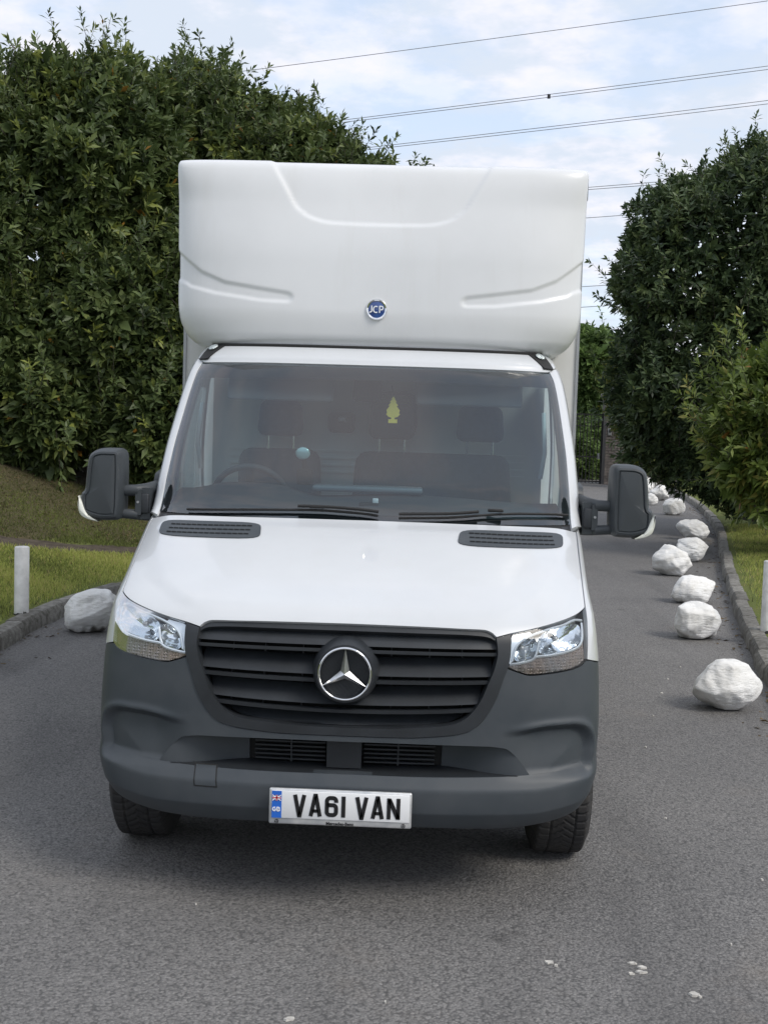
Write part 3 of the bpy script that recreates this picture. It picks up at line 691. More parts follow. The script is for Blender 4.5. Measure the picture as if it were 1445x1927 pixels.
# ---- number plate
PY = -.046; px0, px1, pz0, pz1 = -.266, .266, .353, .489
PLW = mat('plate_white', (.78, .79, .80), .3, vary=.04, vscale=8)
PLS = mat('plate_surround_silver', (.50, .52, .54), .35, metal=.5, col2=(.74, .74, .73), vscale=14)
PLB = mat('plate_blue', (.02, .13, .55), .35); PLK = mat('plate_black', (.010, .010, .011), .4); PLR = mat('flag_red', (.5, .03, .05), .4); PLN = mat('flag_blue', (.02, .03, .22), .4)
plate = rbox('number_plate', (0, PY+.009, (pz0+pz1)/2), (px1-px0, .016, pz1-pz0), .007, PLS, van, 3)
rbox('plate_face', (.002, PY-.0002, .4295), (.512, .005, .104), .002, PLW, plate, 2)
MB().box((-.2365, PY-.0024, .4295), (.036, .003, .102)).build('blue_band', PLB, plate, False)
MB().box((0, PY+.03, .42), (.46, .05, .10)).build('plate_mount', PLASTIC2, plate, False)
h_, w_, t_ = .0795, .0495, .0150
def rr6():
    x0, x1, y0, y1, r = t_/2, w_-t_/2, t_/2, h_-t_/2, .012
    return x0, x1, y0, y1, r
x0, x1, y0, y1, rr = rr6(); ym = .045
six = [(arcp(x0+rr, y0+rr, rr, rr, 180, 270, 5)+arcp(x1-rr, y0+rr, rr, rr, 270, 360, 5)+arcp(x1-rr, ym-rr, rr, rr, 0, 90, 5)+[(x0+.001, ym)], t_, False),
       ([(x1, y1-.017)]+arcp(x1-rr, y1-rr, rr, rr, 0, 90, 5)+arcp(x0+rr, y1-rr, rr, rr, 90, 180, 5)+[(x0, y0+rr-.0005)], t_, False)]
Vg = [([(.0075, h_), (.0235, .001), (.026, .001), (.042, h_)], t_*.98, False)]
Ag = [([(.0075, 0), (.0235, h_-.001), (.026, h_-.001), (.042, 0)], t_*.98, False), ([(.013, .020), (.0365, .020)], t_*.8, False)]
Ig = [([(.0075, 0), (.0075, h_)], t_, False)]
Ng = [([(.0072, 0), (.0072, h_)], t_*.95, False), ([(.0425, 0), (.0425, h_)], t_*.95, False), ([(.0085, h_-.004), (.0412, .004)], t_*1.05, False)]
zb = .3895
letters('character', [(Vg, -.176, zb, 1), (Ag, -.1165, zb, 1), (six, -.0565, zb, 1), (Ig, .005, zb, 1), (Vg, .0555, zb, 1), (Ag, .1145, zb, 1), (Ng, .174, zb, 1)], PY-.0035, PLK, plate)
# flag and country letters in the blue band
fx, fz, fw, fh = -.2365, .455, .032, .021
fy = PY-.0052
MB().box((fx, fy+.0008, fz), (fw, .0012, fh)).build('flag_field', PLN, plate, False)
fl = MB(); 
for a, b in (((-1, -1), (1, 1)), ((-1, 1), (1, -1))): stroke(fl, [(a[0]*fw*.49, a[1]*fh*.49), (b[0]*fw*.49, b[1]*fh*.49)], .0034, fy-.0003, fy+.0004, (fx, fz))
stroke(fl, [(0, -fh/2), (0, fh/2)], .0075, fy-.0006, fy+.0004, (fx, fz)); stroke(fl, [(-fw/2, 0), (fw/2, 0)], .0075, fy-.0006, fy+.0004, (fx, fz)); fl.build('flag_white', WHITE, plate, False)
fl = MB(); stroke(fl, [(0, -fh/2), (0, fh/2)], .004, fy-.0011, fy+.0004, (fx, fz)); stroke(fl, [(-fw/2, 0), (fw/2, 0)], .004, fy-.0011, fy+.0004, (fx, fz)); fl.build('flag_red_cross', PLR, plate, False)
Gc = [(arcp(.42, .5, .36, .42, 50, 345, 14)+[(.80, .45), (.46, .45)], .24, False)]
Bc = [([(.12, .08), (.12, .92)]+arcp(.48, .70, .22, .22, 90, -90, 6)+[(.14, .48)], .24, False), (arcp(.52, .28, .24, .20, 90, -90, 6)+[(.12, .08)], .24, False)]
letters('country_letter', [(Gc, -.2515, .404, .0155), (Bc, -.2365, .404, .0155)], PY-.0045, WHITE, plate)
def text(body, size, loc, m, parent, name, bold=0):
    cu = bpy.data.curves.new(name, 'FONT'); cu.body = body; cu.size = size; cu.align_x = 'CENTER'; cu.align_y = 'CENTER'; cu.extrude = .0006; cu.offset = bold
    o = bpy.data.objects.new(name, cu); COL.objects.link(o); dg = bpy.context.evaluated_depsgraph_get(); me = bpy.data.meshes.new_from_object(o.evaluated_get(dg))
    bpy.data.objects.remove(o); me.transform(Matrix.Translation(loc) @ Matrix.Rotation(pi/2, 4, 'X')); finish(me, m, False)
    return link(bpy.data.objects.new(name, me), parent)
text('Mercedes-Benz', .0165, (0, PY-.0003, .3625), PLK, plate, 'surround_lettering', .0004)
for sg in (-1, 1):
    mb = MB(); c0 = (sg*.236, .3645); stroke(mb, arcp(0, 0, .0068, .0068, 0, 350, 24), .0014, PY-.001, PY+.002, c0, 1, True)
    for a in (90, 210, 330): stroke(mb, [(0, 0), (.0068*cos(radians(a)), .0068*sin(radians(a)))], .0016, PY-.001, PY+.002, c0)
    mb.build('surround_mark', PLK, plate, False)

plate.location.z += .012
# ---- cab interior
dm = MB()
xs = np.linspace(-.93, .93, 31); prof = [(1.04, 1.44), (1.15, 1.475), (1.30, 1.50), (1.45, 1.515), (1.52, 1.50), (1.55, 1.45), (1.55, 1.15)]
V = []; 
for yy, z_ in prof:
    for x in xs: V.append((x, yy+.16*abs(x/.93)**2.6*(1 if yy < 1.3 else .3), z_+.012*sin(x*5+.6)+(.055*math.exp(-((x+.56)/.24)**4) if 1.28 < yy < 1.53 else 0)))
dash = obj('dashboard', V, gridfaces(len(prof), len(xs)), DASH, van, True, angle=50)
rbox('storage_lid', (.0, 1.47, 1.548), (.54, .16, .03), .012, mat('lid_grey', (.14, .16, .18), .4), dash)
rbox('sensor_mount', (.02, 1.19, 1.49), (.09, .06, .02), .006, BLACK, dash); rbox('sensor', (.05, 1.175, 1.507), (.028, .02, .028), .006, PLW, dash)
def seat(name, x, w, zt, hr):
    st = empty(name, (0, 0, 0), van)
    rbox('backrest', (x, 2.22, 1.40), (w, .16, .64), .07, CLOTH, st, 4, taper=(.90, .8)); rbox('cushion', (x, 1.95, 1.06), (w, .5, .16), .06, CLOTH, st, 4)
    for hx, hw in hr:
        rbox('headrest', (hx, 2.22, 1.89), (hw, .11, .20), .045, CLOTH, st, 4, taper=(.88, .9))
        MB().tube([(hx-.07, 2.22, 1.68), (hx-.07, 2.22, 1.82)], .007, 6).tube([(hx+.07, 2.22, 1.68), (hx+.07, 2.22, 1.82)], .007, 6).build('headrest_post', CHROME, st)
    return st
seat('driver_seat', -.53, .50, 1.72, [(-.53, .26)])
seat('passenger_bench', .32, .94, 1.72, [(.09, .26), (.58, .27)])
bk = MB()
bk.box((0, 2.46, 1.5), (1.9, .03, 1.6)); bulk = bk.build('bulkhead', BULK, van, False)
for z_ in (1.59, 1.63, 1.67, 1.71): MB().box((0, 2.438, z_), (1.7, .016, .012)).build('bulkhead_rib', BULK, bulk, False)
rbox('bulkhead_window_frame', (.095, 2.44, 1.93), (.26, .03, .26), .06, BLACK, bulk, 4)
GRN = mat('green_tinted_pane', (.20, .26, .09), .4)
rbox('bulkhead_window', (.095, 2.428, 1.935), (.21, .02, .21), .05, GRN, bulk, 4)
rbox('speaker_box', (-.205, 2.425, 1.875), (.155, .05, .115), .03, BLACK, bulk, 3); rbox('speaker_label', (-.200, 2.398, 1.893), (.042, .006, .024), .002, PLW, bulk, 1)
sw = empty('steering_wheel', (-.60, 1.62, 1.47), van); sw.rotation_euler = (radians(-62), 0, 0)
V = []; Fc = []; nA, nB = 48, 10
for i in range(nA):
    for k in range(nB):
        a, b = 2*pi*i/nA, 2*pi*k/nB; rr = .19+.016*cos(b); V.append((rr*cos(a), rr*sin(a), .016*sin(b)))
for i in range(nA):
    for k in range(nB): Fc.append((i*nB+k, ((i+1) % nA)*nB+k, ((i+1) % nA)*nB+(k+1) % nB, i*nB+(k+1) % nB))
obj('rim', V, Fc, DASH, sw); rbox('hub', (0, -.01, 0), (.17, .13, .05), .02, DASH, sw)
MB().box((.12, 0, 0), (.12, .03, .02)).box((-.12, 0, 0), (.12, .03, .02)).box((0, -.12, 0), (.035, .12, .02)).build('spoke', DASH, sw)
rv = rbox('sensor_housing', (-.03, 1.80, 2.05), (.155, .09, .13), .025, BLACK, van, 3, taper=(.9, .8))
for sg in (1, -1):
    rbox('sun_visor', (sg*.50, 1.93, 2.055), (.56, .025, .16), .012, mat('visor_grey', (.30, .32, .33), .8), van, 3, rot=Matrix.Rotation(radians(-20), 3, 'X'))
    MB().tube([(sg*.86, 1.62, 1.62), (sg*.875, 1.60, 1.75), (sg*.87, 1.68, 1.95)], .012, 8).build('grab_handle', BULK, van)
MB().box((0, 2.23, 2.25), (1.72, .46, .02)).build('headlining', BULK, van, False)
MB().box((0, 1.9, .95), (1.9, 1.0, .04)).build('cab_floor', UNDER, van, False)

# things loose in the cab
fres = [(0, .066), (.010, .052), (.006, .052), (.018, .036), (.011, .036), (.026, .018), (.017, .018), (.034, -.006), (.031, -.022), (.036, -.026), (.024, -.040), (.009, -.044), (.009, -.052), (.023, -.053), (.023, -.072)]
pts = fres+[(-x, z_) for x, z_ in fres[::-1][:-1]]
V = [(x, y, z_) for y in (-.0012, .0012) for x, z_ in pts]; n = len(pts)
Fc = [tuple(range(n)), tuple(range(2*n-1, n-1, -1))]+[(k, (k+1) % n, n+(k+1) % n, n+k) for k in range(n)]
af = obj('air_freshener', V, Fc, mat('yellow_card', (.88, .68, .08), .7), None, False); af.location = (.105, 1.75, 1.95)
tag(af, 'yellow tree-shaped card air freshener hanging behind the windscreen', 'air freshener')
MB().tube([(0, 0, .066), (-.01, -.01, .12)], .0012, 4).build('cord', CLOTH, af)
ph = empty('phone_holder', (-.31, 1.43, 1.57)); tag(ph, 'black suction phone holder with round pale disc standing on the dashboard', 'phone holder')
rbox('base', (0, 0, .03), (.08, .05, .08), .015, BLACK, ph, 3); MB().tube([(0, 0, .05), (-.008, 0, .13)], .012, 8).build('stem', BLACK, ph)
bm = bmesh.new(); bmesh.ops.create_uvsphere(bm, u_segments=24, v_segments=12, radius=.036)
for v in bm.verts: v.co.y *= .25; v.co.z *= .85; v.co += Vector((-.012, -.012, .145))
bobj('disc', bm, mat('pale_disc', (.42, .60, .60), .25, metal=.3), ph)
# ================================================================ THE PLACE
KR = crom([(2.5, -12), (2.5, -4), (2.52, 0), (2.62, 2.2), (2.887, 4.33), (3.30, 6.5), (3.72, 8.5), (4.19, 10.63), (4.85, 13.5), (5.63, 16.78), (6.18, 19.19), (7.2, 24.5), (8.2, 31), (8.75, 36), (8.9, 39.6)], 120)
KL = crom([(-2.75, -12), (-2.85, -4), (-2.93, 0), (-2.98, 3), (-3.01, 4.74), (-3.04, 5.58), (-3.02, 6.44), (-2.83, 7.7), (-2.35, 9.6), (-1.5, 12), (0.1, 16), (1.7, 21), (2.6, 26), (3.0, 32), (3.1, 39.6)], 120)
def sdist(x, y, K):
    x = np.asarray(x, float); y = np.asarray(y, float); d = np.full(x.shape, 9e9)
    for a, b in zip(K[:-1], K[1:]):
        e = b-a; s_ = np.clip(((x-a[0])*e[0]+(y-a[1])*e[1])/(e@e), 0, 1); d = np.minimum(d, np.hypot(x-a[0]-s_*e[0], y-a[1]-s_*e[1]))
    return d
def hL(x, y): s_ = np.clip(sdist(x, y, KL)-.15, 0, 5.5); return .115+.05*s_+.055*s_*s_
def hR(x, y): s_ = np.clip(sdist(x, y, KR)-.15, 0, 6); return .115+.03*s_+.015*s_*s_

def noise_col(nt, vec, scale, cols, detail=6.0, rough=.62, pos=None, lo=0, hi=1):
    n = nd(nt, 'ShaderNodeTexNoise', Scale=scale, Detail=detail, Roughness=rough); nt.links.new(vec, n.inputs['Vector'])
    r = nd(nt, 'ShaderNodeValToRGB'); el = r.color_ramp.elements
    pos = pos or list(np.linspace(.32, .68, len(cols)))
    while len(el) < len(cols): el.new(.5)
    for k, (p, c) in enumerate(zip(pos, cols)): el[k].position = p; el[k].color = tuple(c)+(1,)
    nt.links.new(n.outputs['Fac'], r.inputs['Fac']); return r.outputs['Color'], n.outputs['Fac']
def mixc(nt, fac, a, b, mode='MIX'):
    m = nd(nt, 'ShaderNodeMix', data_type='RGBA', blend_type=mode)
    for k, v in ((0, fac), (6, a), (7, b)):
        if isinstance(v, (int, float)): m.inputs[k].default_value = v
        elif isinstance(v, tuple): m.inputs[k].default_value = v if len(v) == 4 else v+(1,)
        else: nt.links.new(v, m.inputs[k])
    return m.outputs[2]
def mrange(nt, v, a, b, c=0.0, d=1.0):
    m = nd(nt, 'ShaderNodeMapRange'); m.interpolation_type = 'SMOOTHSTEP'
    for k, x in zip(('From Min', 'From Max', 'To Min', 'To Max'), (a, b, c, d)): m.inputs[k].default_value = x
    nt.links.new(v, m.inputs['Value']); return m.outputs[0]
# asphalt
ASPH = bpy.data.materials.new('worn_asphalt'); ASPH.use_nodes = True; nt = ASPH.node_tree; b_ = nt.nodes['Principled BSDF']
co = nd(nt, 'ShaderNodeTexCoord').outputs['Object']
c1, f1 = noise_col(nt, co, .55, [(.125, .122, .121), (.170, .165, .160), (.215, .207, .198)])
vc = nd(nt, 'ShaderNodeTexVoronoi', Scale=150.0); nt.links.new(co, vc.inputs['Vector'])
vc2 = nd(nt, 'ShaderNodeTexVoronoi', Scale=70.0); nt.links.new(co, vc2.inputs['Vector'])
nf = nd(nt, 'ShaderNodeTexNoise', Scale=210.0, Detail=2.0); nt.links.new(co, nf.inputs['Vector'])
s1 = nd(nt, 'ShaderNodeSeparateColor'); nt.links.new(vc.outputs['Color'], s1.inputs[0]); s2 = nd(nt, 'ShaderNodeSeparateColor'); nt.links.new(vc2.outputs['Color'], s2.inputs[0])
ag = nd(nt, 'ShaderNodeMath', operation='MULTIPLY_ADD'); nt.links.new(s1.outputs[0], ag.inputs[0]); ag.inputs[1].default_value = .55
ag2 = nd(nt, 'ShaderNodeMath', operation='MULTIPLY'); nt.links.new(s2.outputs[1], ag2.inputs[0]); ag2.inputs[1].default_value = .45; nt.links.new(ag2.outputs[0], ag.inputs[2])
f2 = ag.outputs[0]; rp_ = nd(nt, 'ShaderNodeValToRGB'); e_ = rp_.color_ramp.elements; e_[0].position = .12; e_[0].color = (.095, .093, .092, 1); e_[1].position = .92; e_[1].color = (.29, .28, .27, 1); e2_ = e_.new(.5); e2_.color = (.170, .166, .162, 1)
nt.links.new(f2, rp_.inputs['Fac']); c2 = rp_.outputs['Color']
vor = nd(nt, 'ShaderNodeTexVoronoi', Scale=85.0); nt.links.new(co, vor.inputs['Vector'])
cv = mixc(nt, .55, c1, c2)
mpw = nd(nt, 'ShaderNodeMapping'); mpw.inputs['Scale'].default_value = (1.3, .16, 1); nt.links.new(co, mpw.inputs['Vector'])
nw = nd(nt, 'ShaderNodeTexNoise', Scale=1.0, Detail=5.0, Roughness=.6); nt.links.new(mpw.outputs[0], nw.inputs['Vector'])
cv = mixc(nt, mrange(nt, nw.outputs['Fac'], .50, .70, 0, .45), cv, (.085, .083, .082))
no = nd(nt, 'ShaderNodeTexNoise', Scale=2.3, Detail=3.0); nt.links.new(co, no.inputs['Vector'])
cv = mixc(nt, mrange(nt, no.outputs['Fac'], .68, .74, 0, .45), cv, (.055, .053, .052))
cv = mixc(nt, mrange(nt, vor.outputs['Distance'], .45, .85, 0, .55), cv, (.04, .04, .041))
# chippings that show pale
v2 = nd(nt, 'ShaderNodeTexVoronoi', Scale=38.0); nt.links.new(co, v2.inputs['Vector'])
sepc = nd(nt, 'ShaderNodeSeparateColor'); nt.links.new(v2.outputs['Color'], sepc.inputs[0])
chip = nd(nt, 'ShaderNodeMath', operation='MULTIPLY'); nt.links.new(mrange(nt, sepc.outputs[0], .93, .95), chip.inputs[0]); nt.links.new(mrange(nt, v2.outputs['Distance'], .30, .18), chip.inputs[1])
ch2 = nd(nt, 'ShaderNodeMath', operation='MULTIPLY'); nt.links.new(chip.outputs[0], ch2.inputs[0]); ch2.inputs[1].default_value = .55
cv = mixc(nt, ch2.outputs[0], cv, (.30, .29, .275))
# cracks and dusty, browner drifts
wmap = nd(nt, 'ShaderNodeTexNoise', Scale=1.1, Detail=5.0); nt.links.new(co, wmap.inputs['Vector'])
wadd = nd(nt, 'ShaderNodeMix', data_type='RGBA', blend_type='ADD'); wadd.inputs[0].default_value = .55; nt.links.new(co, wadd.inputs[6]); nt.links.new(wmap.outputs['Color'], wadd.inputs[7])
crk = nd(nt, 'ShaderNodeTexVoronoi', Scale=.42); crk.feature = 'DISTANCE_TO_EDGE'; nt.links.new(wadd.outputs[2], crk.inputs['Vector'])
cmask = nd(nt, 'ShaderNodeMath', operation='MULTIPLY'); nt.links.new(mrange(nt, crk.outputs['Distance'],   .003, .001), cmask.inputs[0]); nt.links.new(mrange(nt, f1, .60, .68, 0, .6), cmask.inputs[1])
cv = mixc(nt, cmask.outputs[0], cv, (.02, .02, .02))
c3, f3 = noise_col(nt, co, .9, [(0, 0, 0), (1, 1, 1)], 7.0, .65, [.56, .74])
cv = mixc(nt, mrange(nt, f3, .56, .76, 0, .40), cv, (.19, .165, .14))
nt.links.new(cv, b_.inputs['Base Color']); b_.inputs['Roughness'].default_value = .82; b_.inputs['Specular IOR Level'].default_value = .35
hmix = nd(nt, 'ShaderNodeMath', operation='SUBTRACT'); nt.links.new(f2, hmix.inputs[0]); nt.links.new(vor.outputs['Distance'], hmix.inputs[1])
bp = nd(nt, 'ShaderNodeBump', Strength=.55, Distance=.008); nt.links.new(hmix.outputs[0], bp.inputs['Height']); nt.links.new(bp.outputs[0], b_.inputs['Normal'])

EARTH = bpy.data.materials.new('lawn_soil'); EARTH.use_nodes = True; nt = EARTH.node_tree; b_ = nt.nodes['Principled BSDF']
co = nd(nt, 'ShaderNodeTexCoord').outputs['Object']
ca, _ = noise_col(nt, co, 1.4, [(.12, .155, .042), (.16, .20, .058), (.21, .21, .08)])
cb, fb = noise_col(nt, co, 45, [(.03, .035, .014), (.09, .10, .035), (.16, .15, .07)], 3.0)
nt.links.new(mixc(nt, .5, ca, cb), b_.inputs['Base Color']); b_.inputs['Roughness'].default_value = 1.0; b_.inputs['Specular IOR Level'].default_value = .1
bp = nd(nt, 'ShaderNodeBump', Strength=.8, Distance=.03); nt.links.new(fb, bp.inputs['Height']); nt.links.new(bp.outputs[0], b_.inputs['Normal'])
DIRT = mat('trodden_earth', (.105, .088, .070), 1.0, spec=.1, col2=(.060, .050, .040), vscale=9, bump=.8, bscale=60)
LITTER = mat('leaf_litter', (.070, .066, .038), 1.0, spec=.1, col2=(.115, .095, .055), vscale=26, bump=.9, bscale=50)
STONEK = mat('weathered_kerb', (.27, .26, .24), .9, spec=.25, col2=(.12, .115, .10), vscale=16, bump=.6, bscale=75)
per_object(STONEK, .28)
GROUND = mat('far_ground', (.05, .065, .025), 1.0, spec=.1, vary=.4, vscale=.2)

def structure(o): o['kind'] = 'structure'; return o
structure(obj('ground', [(-900, -600, -.06), (900, -600, -.06), (900, 1800, -.06), (-900, 1800, -.06)], [(0, 1, 2, 3)], GROUND, None, False))
# road between the kerbs
V = []; Fc = []
for k in range(len(KL)):
    for q in range(9): p = KL[k]*(1-q/8)+KR[min(k, len(KR)-1)]*q/8; V.append((p[0]+(0 if 0 < q < 8 else (-.05 if q == 0 else .05)), p[1], 0))
k0 = len(V); 
road = structure(obj('road', V, gridfaces(len(KL), 9), ASPH, None, False))
structure(obj('road_apron', [(-2.9, 39.4, -.004), (12, 39.4, -.004), (12, 46, -.004), (-2.9, 46, -.004)], [(0, 1, 2, 3)], ASPH, None, False))
# lawns
def lawn(name, K, side, width, h, rows=70):
    ks = K[np.linspace(0, len(K)-1, 90).astype(int)]
    tng = np.gradient(ks, axis=0); nrm = np.stack([-tng[:, 1], tng[:, 0]], -1); nrm /= np.linalg.norm(nrm, axis=1, keepdims=True); nrm *= side
    ss = np.concatenate([[.12], .14+(np.linspace(0, 1, rows)**1.6)*width]); XY = []
    for p, q in zip(ks, nrm):
        w = np.array([side*-1.0, 0.0]); 
        for s_ in ss:
            d = q*(1-min(s_/5, 1))+w*min(s_/5, 1); d = d/np.linalg.norm(d); XY.append(p+d*s_)
    XY = np.array(XY); zz_ = h(XY[:, 0], XY[:, 1]); zz_ = np.where(np.tile(ss, len(ks)) > .13, zz_, .112)
    me = obj(name, np.column_stack([XY, zz_]), gridfaces(len(ks), len(ss)), EARTH, None, True); return structure(me)
lawn('lawn_bank', KL, 1, 40, hL); lawn('lawn', KR, -1, 40, hR)
# kerbs: single stones butted end to end
def kerb(K, side, name):
    root = structure(empty(name)); L = np.concatenate([[0], np.cumsum(np.linalg.norm(np.diff(K, axis=0), axis=1))])
    prof = [(-.005, -.05), (-.003, .085), (.022, .124), (.05, .132), (.14, .130), (.14, -.05)]
    st = .62; n = int(L[-1]/st); rnd = random.Random(3)
    for i in range(n):
        V = []; Fc = []; dz = rnd.uniform(-.010, .010); dx = rnd.uniform(-.010, .010)
        for e_ in (0, .012, .3, .5, .7, .988, 1):
            l = (i+.010+e_*.980)*st; x = np.interp(l, L, K[:, 0]); y = np.interp(l, L, K[:, 1]); x2 = np.interp(l+.05, L, K[:, 0]); y2 = np.interp(l+.05, L, K[:, 1])
            d = np.array([x2-x, y2-y]); d /= max(np.linalg.norm(d), 1e-9); nn = np.array([-d[1], d[0]])*side
            inset_ = .012 if e_ in (0, 1) else 0
            for a, z in prof: V.append((x+nn[0]*(a+dx+inset_), y+nn[1]*(a+dx+inset_), z+dz-(inset_ if z > 0 else 0)))
        m_ = len(prof)
        for r_ in range(6):
            for q in range(m_-1): a = r_*m_+q; Fc.append((a, a+1, a+m_+1, a+m_))
        Fc += [tuple(range(m_)), tuple(range(7*m_-1, 6*m_-1, -1))]
        obj('kerb_stone', V, Fc, STONEK, root, True, angle=40)
kerb(KL, 1, 'kerb'); kerb(KR, -1, 'kerb')
# trodden path over the bank, litter under the trees
pc = crom([(-9.5, 6.2), (-6.4, 7.9), (-4.55, 9.15), (-4.0, 9.58), (-3.4, 10.1), (-2.6, 11.0), (-1.95, 11.6)], 40); V = []
for k, p in enumerate(pc):
    d = pc[min(k+1, 40)]-pc[max(k-1, 0)]; d /= np.linalg.norm(d); nn = np.array([-d[1], d[0]])
    for q in np.linspace(-1, 1, 7):
        X = p+nn*q*(.22+.04*sin(k*1.7)+.03*sin(k*.6+q)); V.append((X[0], X[1], float(hL(X[:1], X[1:])[0])+.012-.006*abs(q)))
structure(obj('path', V, gridfaces(41, 7), DIRT))
xs_, ys_ = np.meshgrid(np.linspace(-10, -1.2, 60), np.linspace(0, 1, 30)); yb = 9.15+(xs_+4.55)*.80+.42+.25*np.sin(xs_*3.1)+.15*np.sin(xs_*7.3); Yl = yb+ys_*8
structure(obj('litter_bed', np.stack([xs_, Yl, hL(xs_, Yl)+.010+.012*np.minimum(ys_*8, 1)-.02*(ys_ == 0)], -1).reshape(-1, 3), gridfaces(30, 60), LITTER))

# grass blades
def tone_mat(name, cols, rough=.5, trans=.25, spec=.4):
    m = bpy.data.materials.new(name); m.use_nodes = True; nt = m.node_tree; b = nt.nodes['Principled BSDF']; o = nt.nodes['Material Output']
    at = nd(nt, 'ShaderNodeAttribute', attribute_name='tone'); r = nd(nt, 'ShaderNodeValToRGB'); el = r.color_ramp.elements
    while len(el) < len(cols): el.new(.5)
    for k, (p, c) in enumerate(cols): el[k].position = p; el[k].color = tuple(c)+(1,)
    nt.links.new(at.outputs['Fac'], r.inputs['Fac']); nt.links.new(r.outputs['Color'], b.inputs['Base Color'])
    b.inputs['Roughness'].default_value = rough; b.inputs['Specular IOR Level'].default_value = spec
    tr = nd(nt, 'ShaderNodeBsdfTranslucent'); mx = nd(nt, 'ShaderNodeMixShader'); mx.inputs[0].default_value = trans
    nt.links.new(r.outputs['Color'], tr.inputs['Color']); nt.links.new(b.outputs[0], mx.inputs[1]); nt.links.new(tr.outputs[0], mx.inputs[2]); nt.links.new(mx.outputs[0], o.inputs['Surface'])
    return m
GRASS = tone_mat('grass_blades', [(0, (.075, .070, .036)), (.12, (.095, .105, .040)), (.30, (.19, .23, .06)), (.55, (.38, .42, .115)), (.85, (.48, .48, .16)), (1, (.44, .36, .17))], .6, .45, .2)
def in_poly(P, Q):
    x, y = P[:, 0], P[:, 1]; r = np.zeros(len(P), bool); j = len(Q)-1
    for i in range(len(Q)):
        xi, yi = Q[i]; xj, yj = Q[j]; c = ((yi > y) != (yj > y)) & (x < (xj-xi)*(y-yi)/(yj-yi+1e-12)+xi); r ^= c; j = i
    return r
def grass(name, poly, dens, h, label, avoid=None, K=None, seed=1):
    g = np.random.default_rng(seed); Q = np.array(poly); lo_, hi_ = Q.min(0), Q.max(0); n = int((hi_-lo_).prod()*dens)
    P = lo_+g.random((n, 2))*(hi_-lo_); P = P[in_poly(P, Q)]
    if K is not None:
        dk = sdist(P[:, 0], P[:, 1], K); P = P[(dk > .16+.10*g.random(len(P))) & (g.random(len(P)) < np.clip((dk-.1)/.5, .25, 1))]
    if avoid is not None: da = sdist(P[:, 0], P[:, 1], avoid); P = P[da > .16+.10*g.random(len(P))]
    # sparser, mossy beyond the path; blade tone also lowered to paint the trees' shade
    n = len(P); Zb = h(P[:, 0], P[:, 1])
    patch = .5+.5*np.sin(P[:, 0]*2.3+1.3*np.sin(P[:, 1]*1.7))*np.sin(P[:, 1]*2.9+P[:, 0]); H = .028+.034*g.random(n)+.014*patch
    a = g.random(n)*2*pi; w = .0035+.003*g.random(n); lean = (g.normal(size=(n, 2)))*.024
    B = np.stack([P[:, 0], P[:, 1], Zb-.005], -1); wd = np.stack([np.cos(a)*w, np.sin(a)*w, 0*a], -1)
    tip = B+np.stack([lean[:, 0], lean[:, 1], H], -1); mid = B+np.stack([lean[:, 0]*.3, lean[:, 1]*.3, H*.55], -1)
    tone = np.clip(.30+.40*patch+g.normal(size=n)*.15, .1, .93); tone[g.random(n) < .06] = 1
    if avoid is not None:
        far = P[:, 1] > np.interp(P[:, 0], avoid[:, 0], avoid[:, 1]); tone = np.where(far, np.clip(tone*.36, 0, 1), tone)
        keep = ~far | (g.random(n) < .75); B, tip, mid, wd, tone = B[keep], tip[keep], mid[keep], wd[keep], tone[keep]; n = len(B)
    V = np.stack([B-wd, B+wd, mid+wd*.8, mid-wd*.8, tip], 1).reshape(-1, 3)
    i0 = np.arange(n)*5; F3 = np.concatenate([np.stack([i0, i0+1, i0+2], -1), np.stack([i0, i0+2, i0+3], -1), np.stack([i0+3, i0+2, i0+4], -1)])
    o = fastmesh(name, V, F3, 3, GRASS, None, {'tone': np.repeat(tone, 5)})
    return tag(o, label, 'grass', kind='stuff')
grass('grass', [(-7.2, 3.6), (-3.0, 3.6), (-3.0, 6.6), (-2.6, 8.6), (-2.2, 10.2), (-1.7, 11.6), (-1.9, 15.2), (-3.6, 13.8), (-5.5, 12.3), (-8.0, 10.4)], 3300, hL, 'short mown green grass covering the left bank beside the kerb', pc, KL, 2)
grass('grass', [(2.9, 4.3), (3.4, 6.0), (4.2, 10), (5.0, 13.2), (5.8, 16.6), (6.4, 19.5), (12, 21.5), (11, 13), (7.5, 5)], 1300, hR, 'short mown green grass covering the right verge behind the kerb', None, KR, 3)

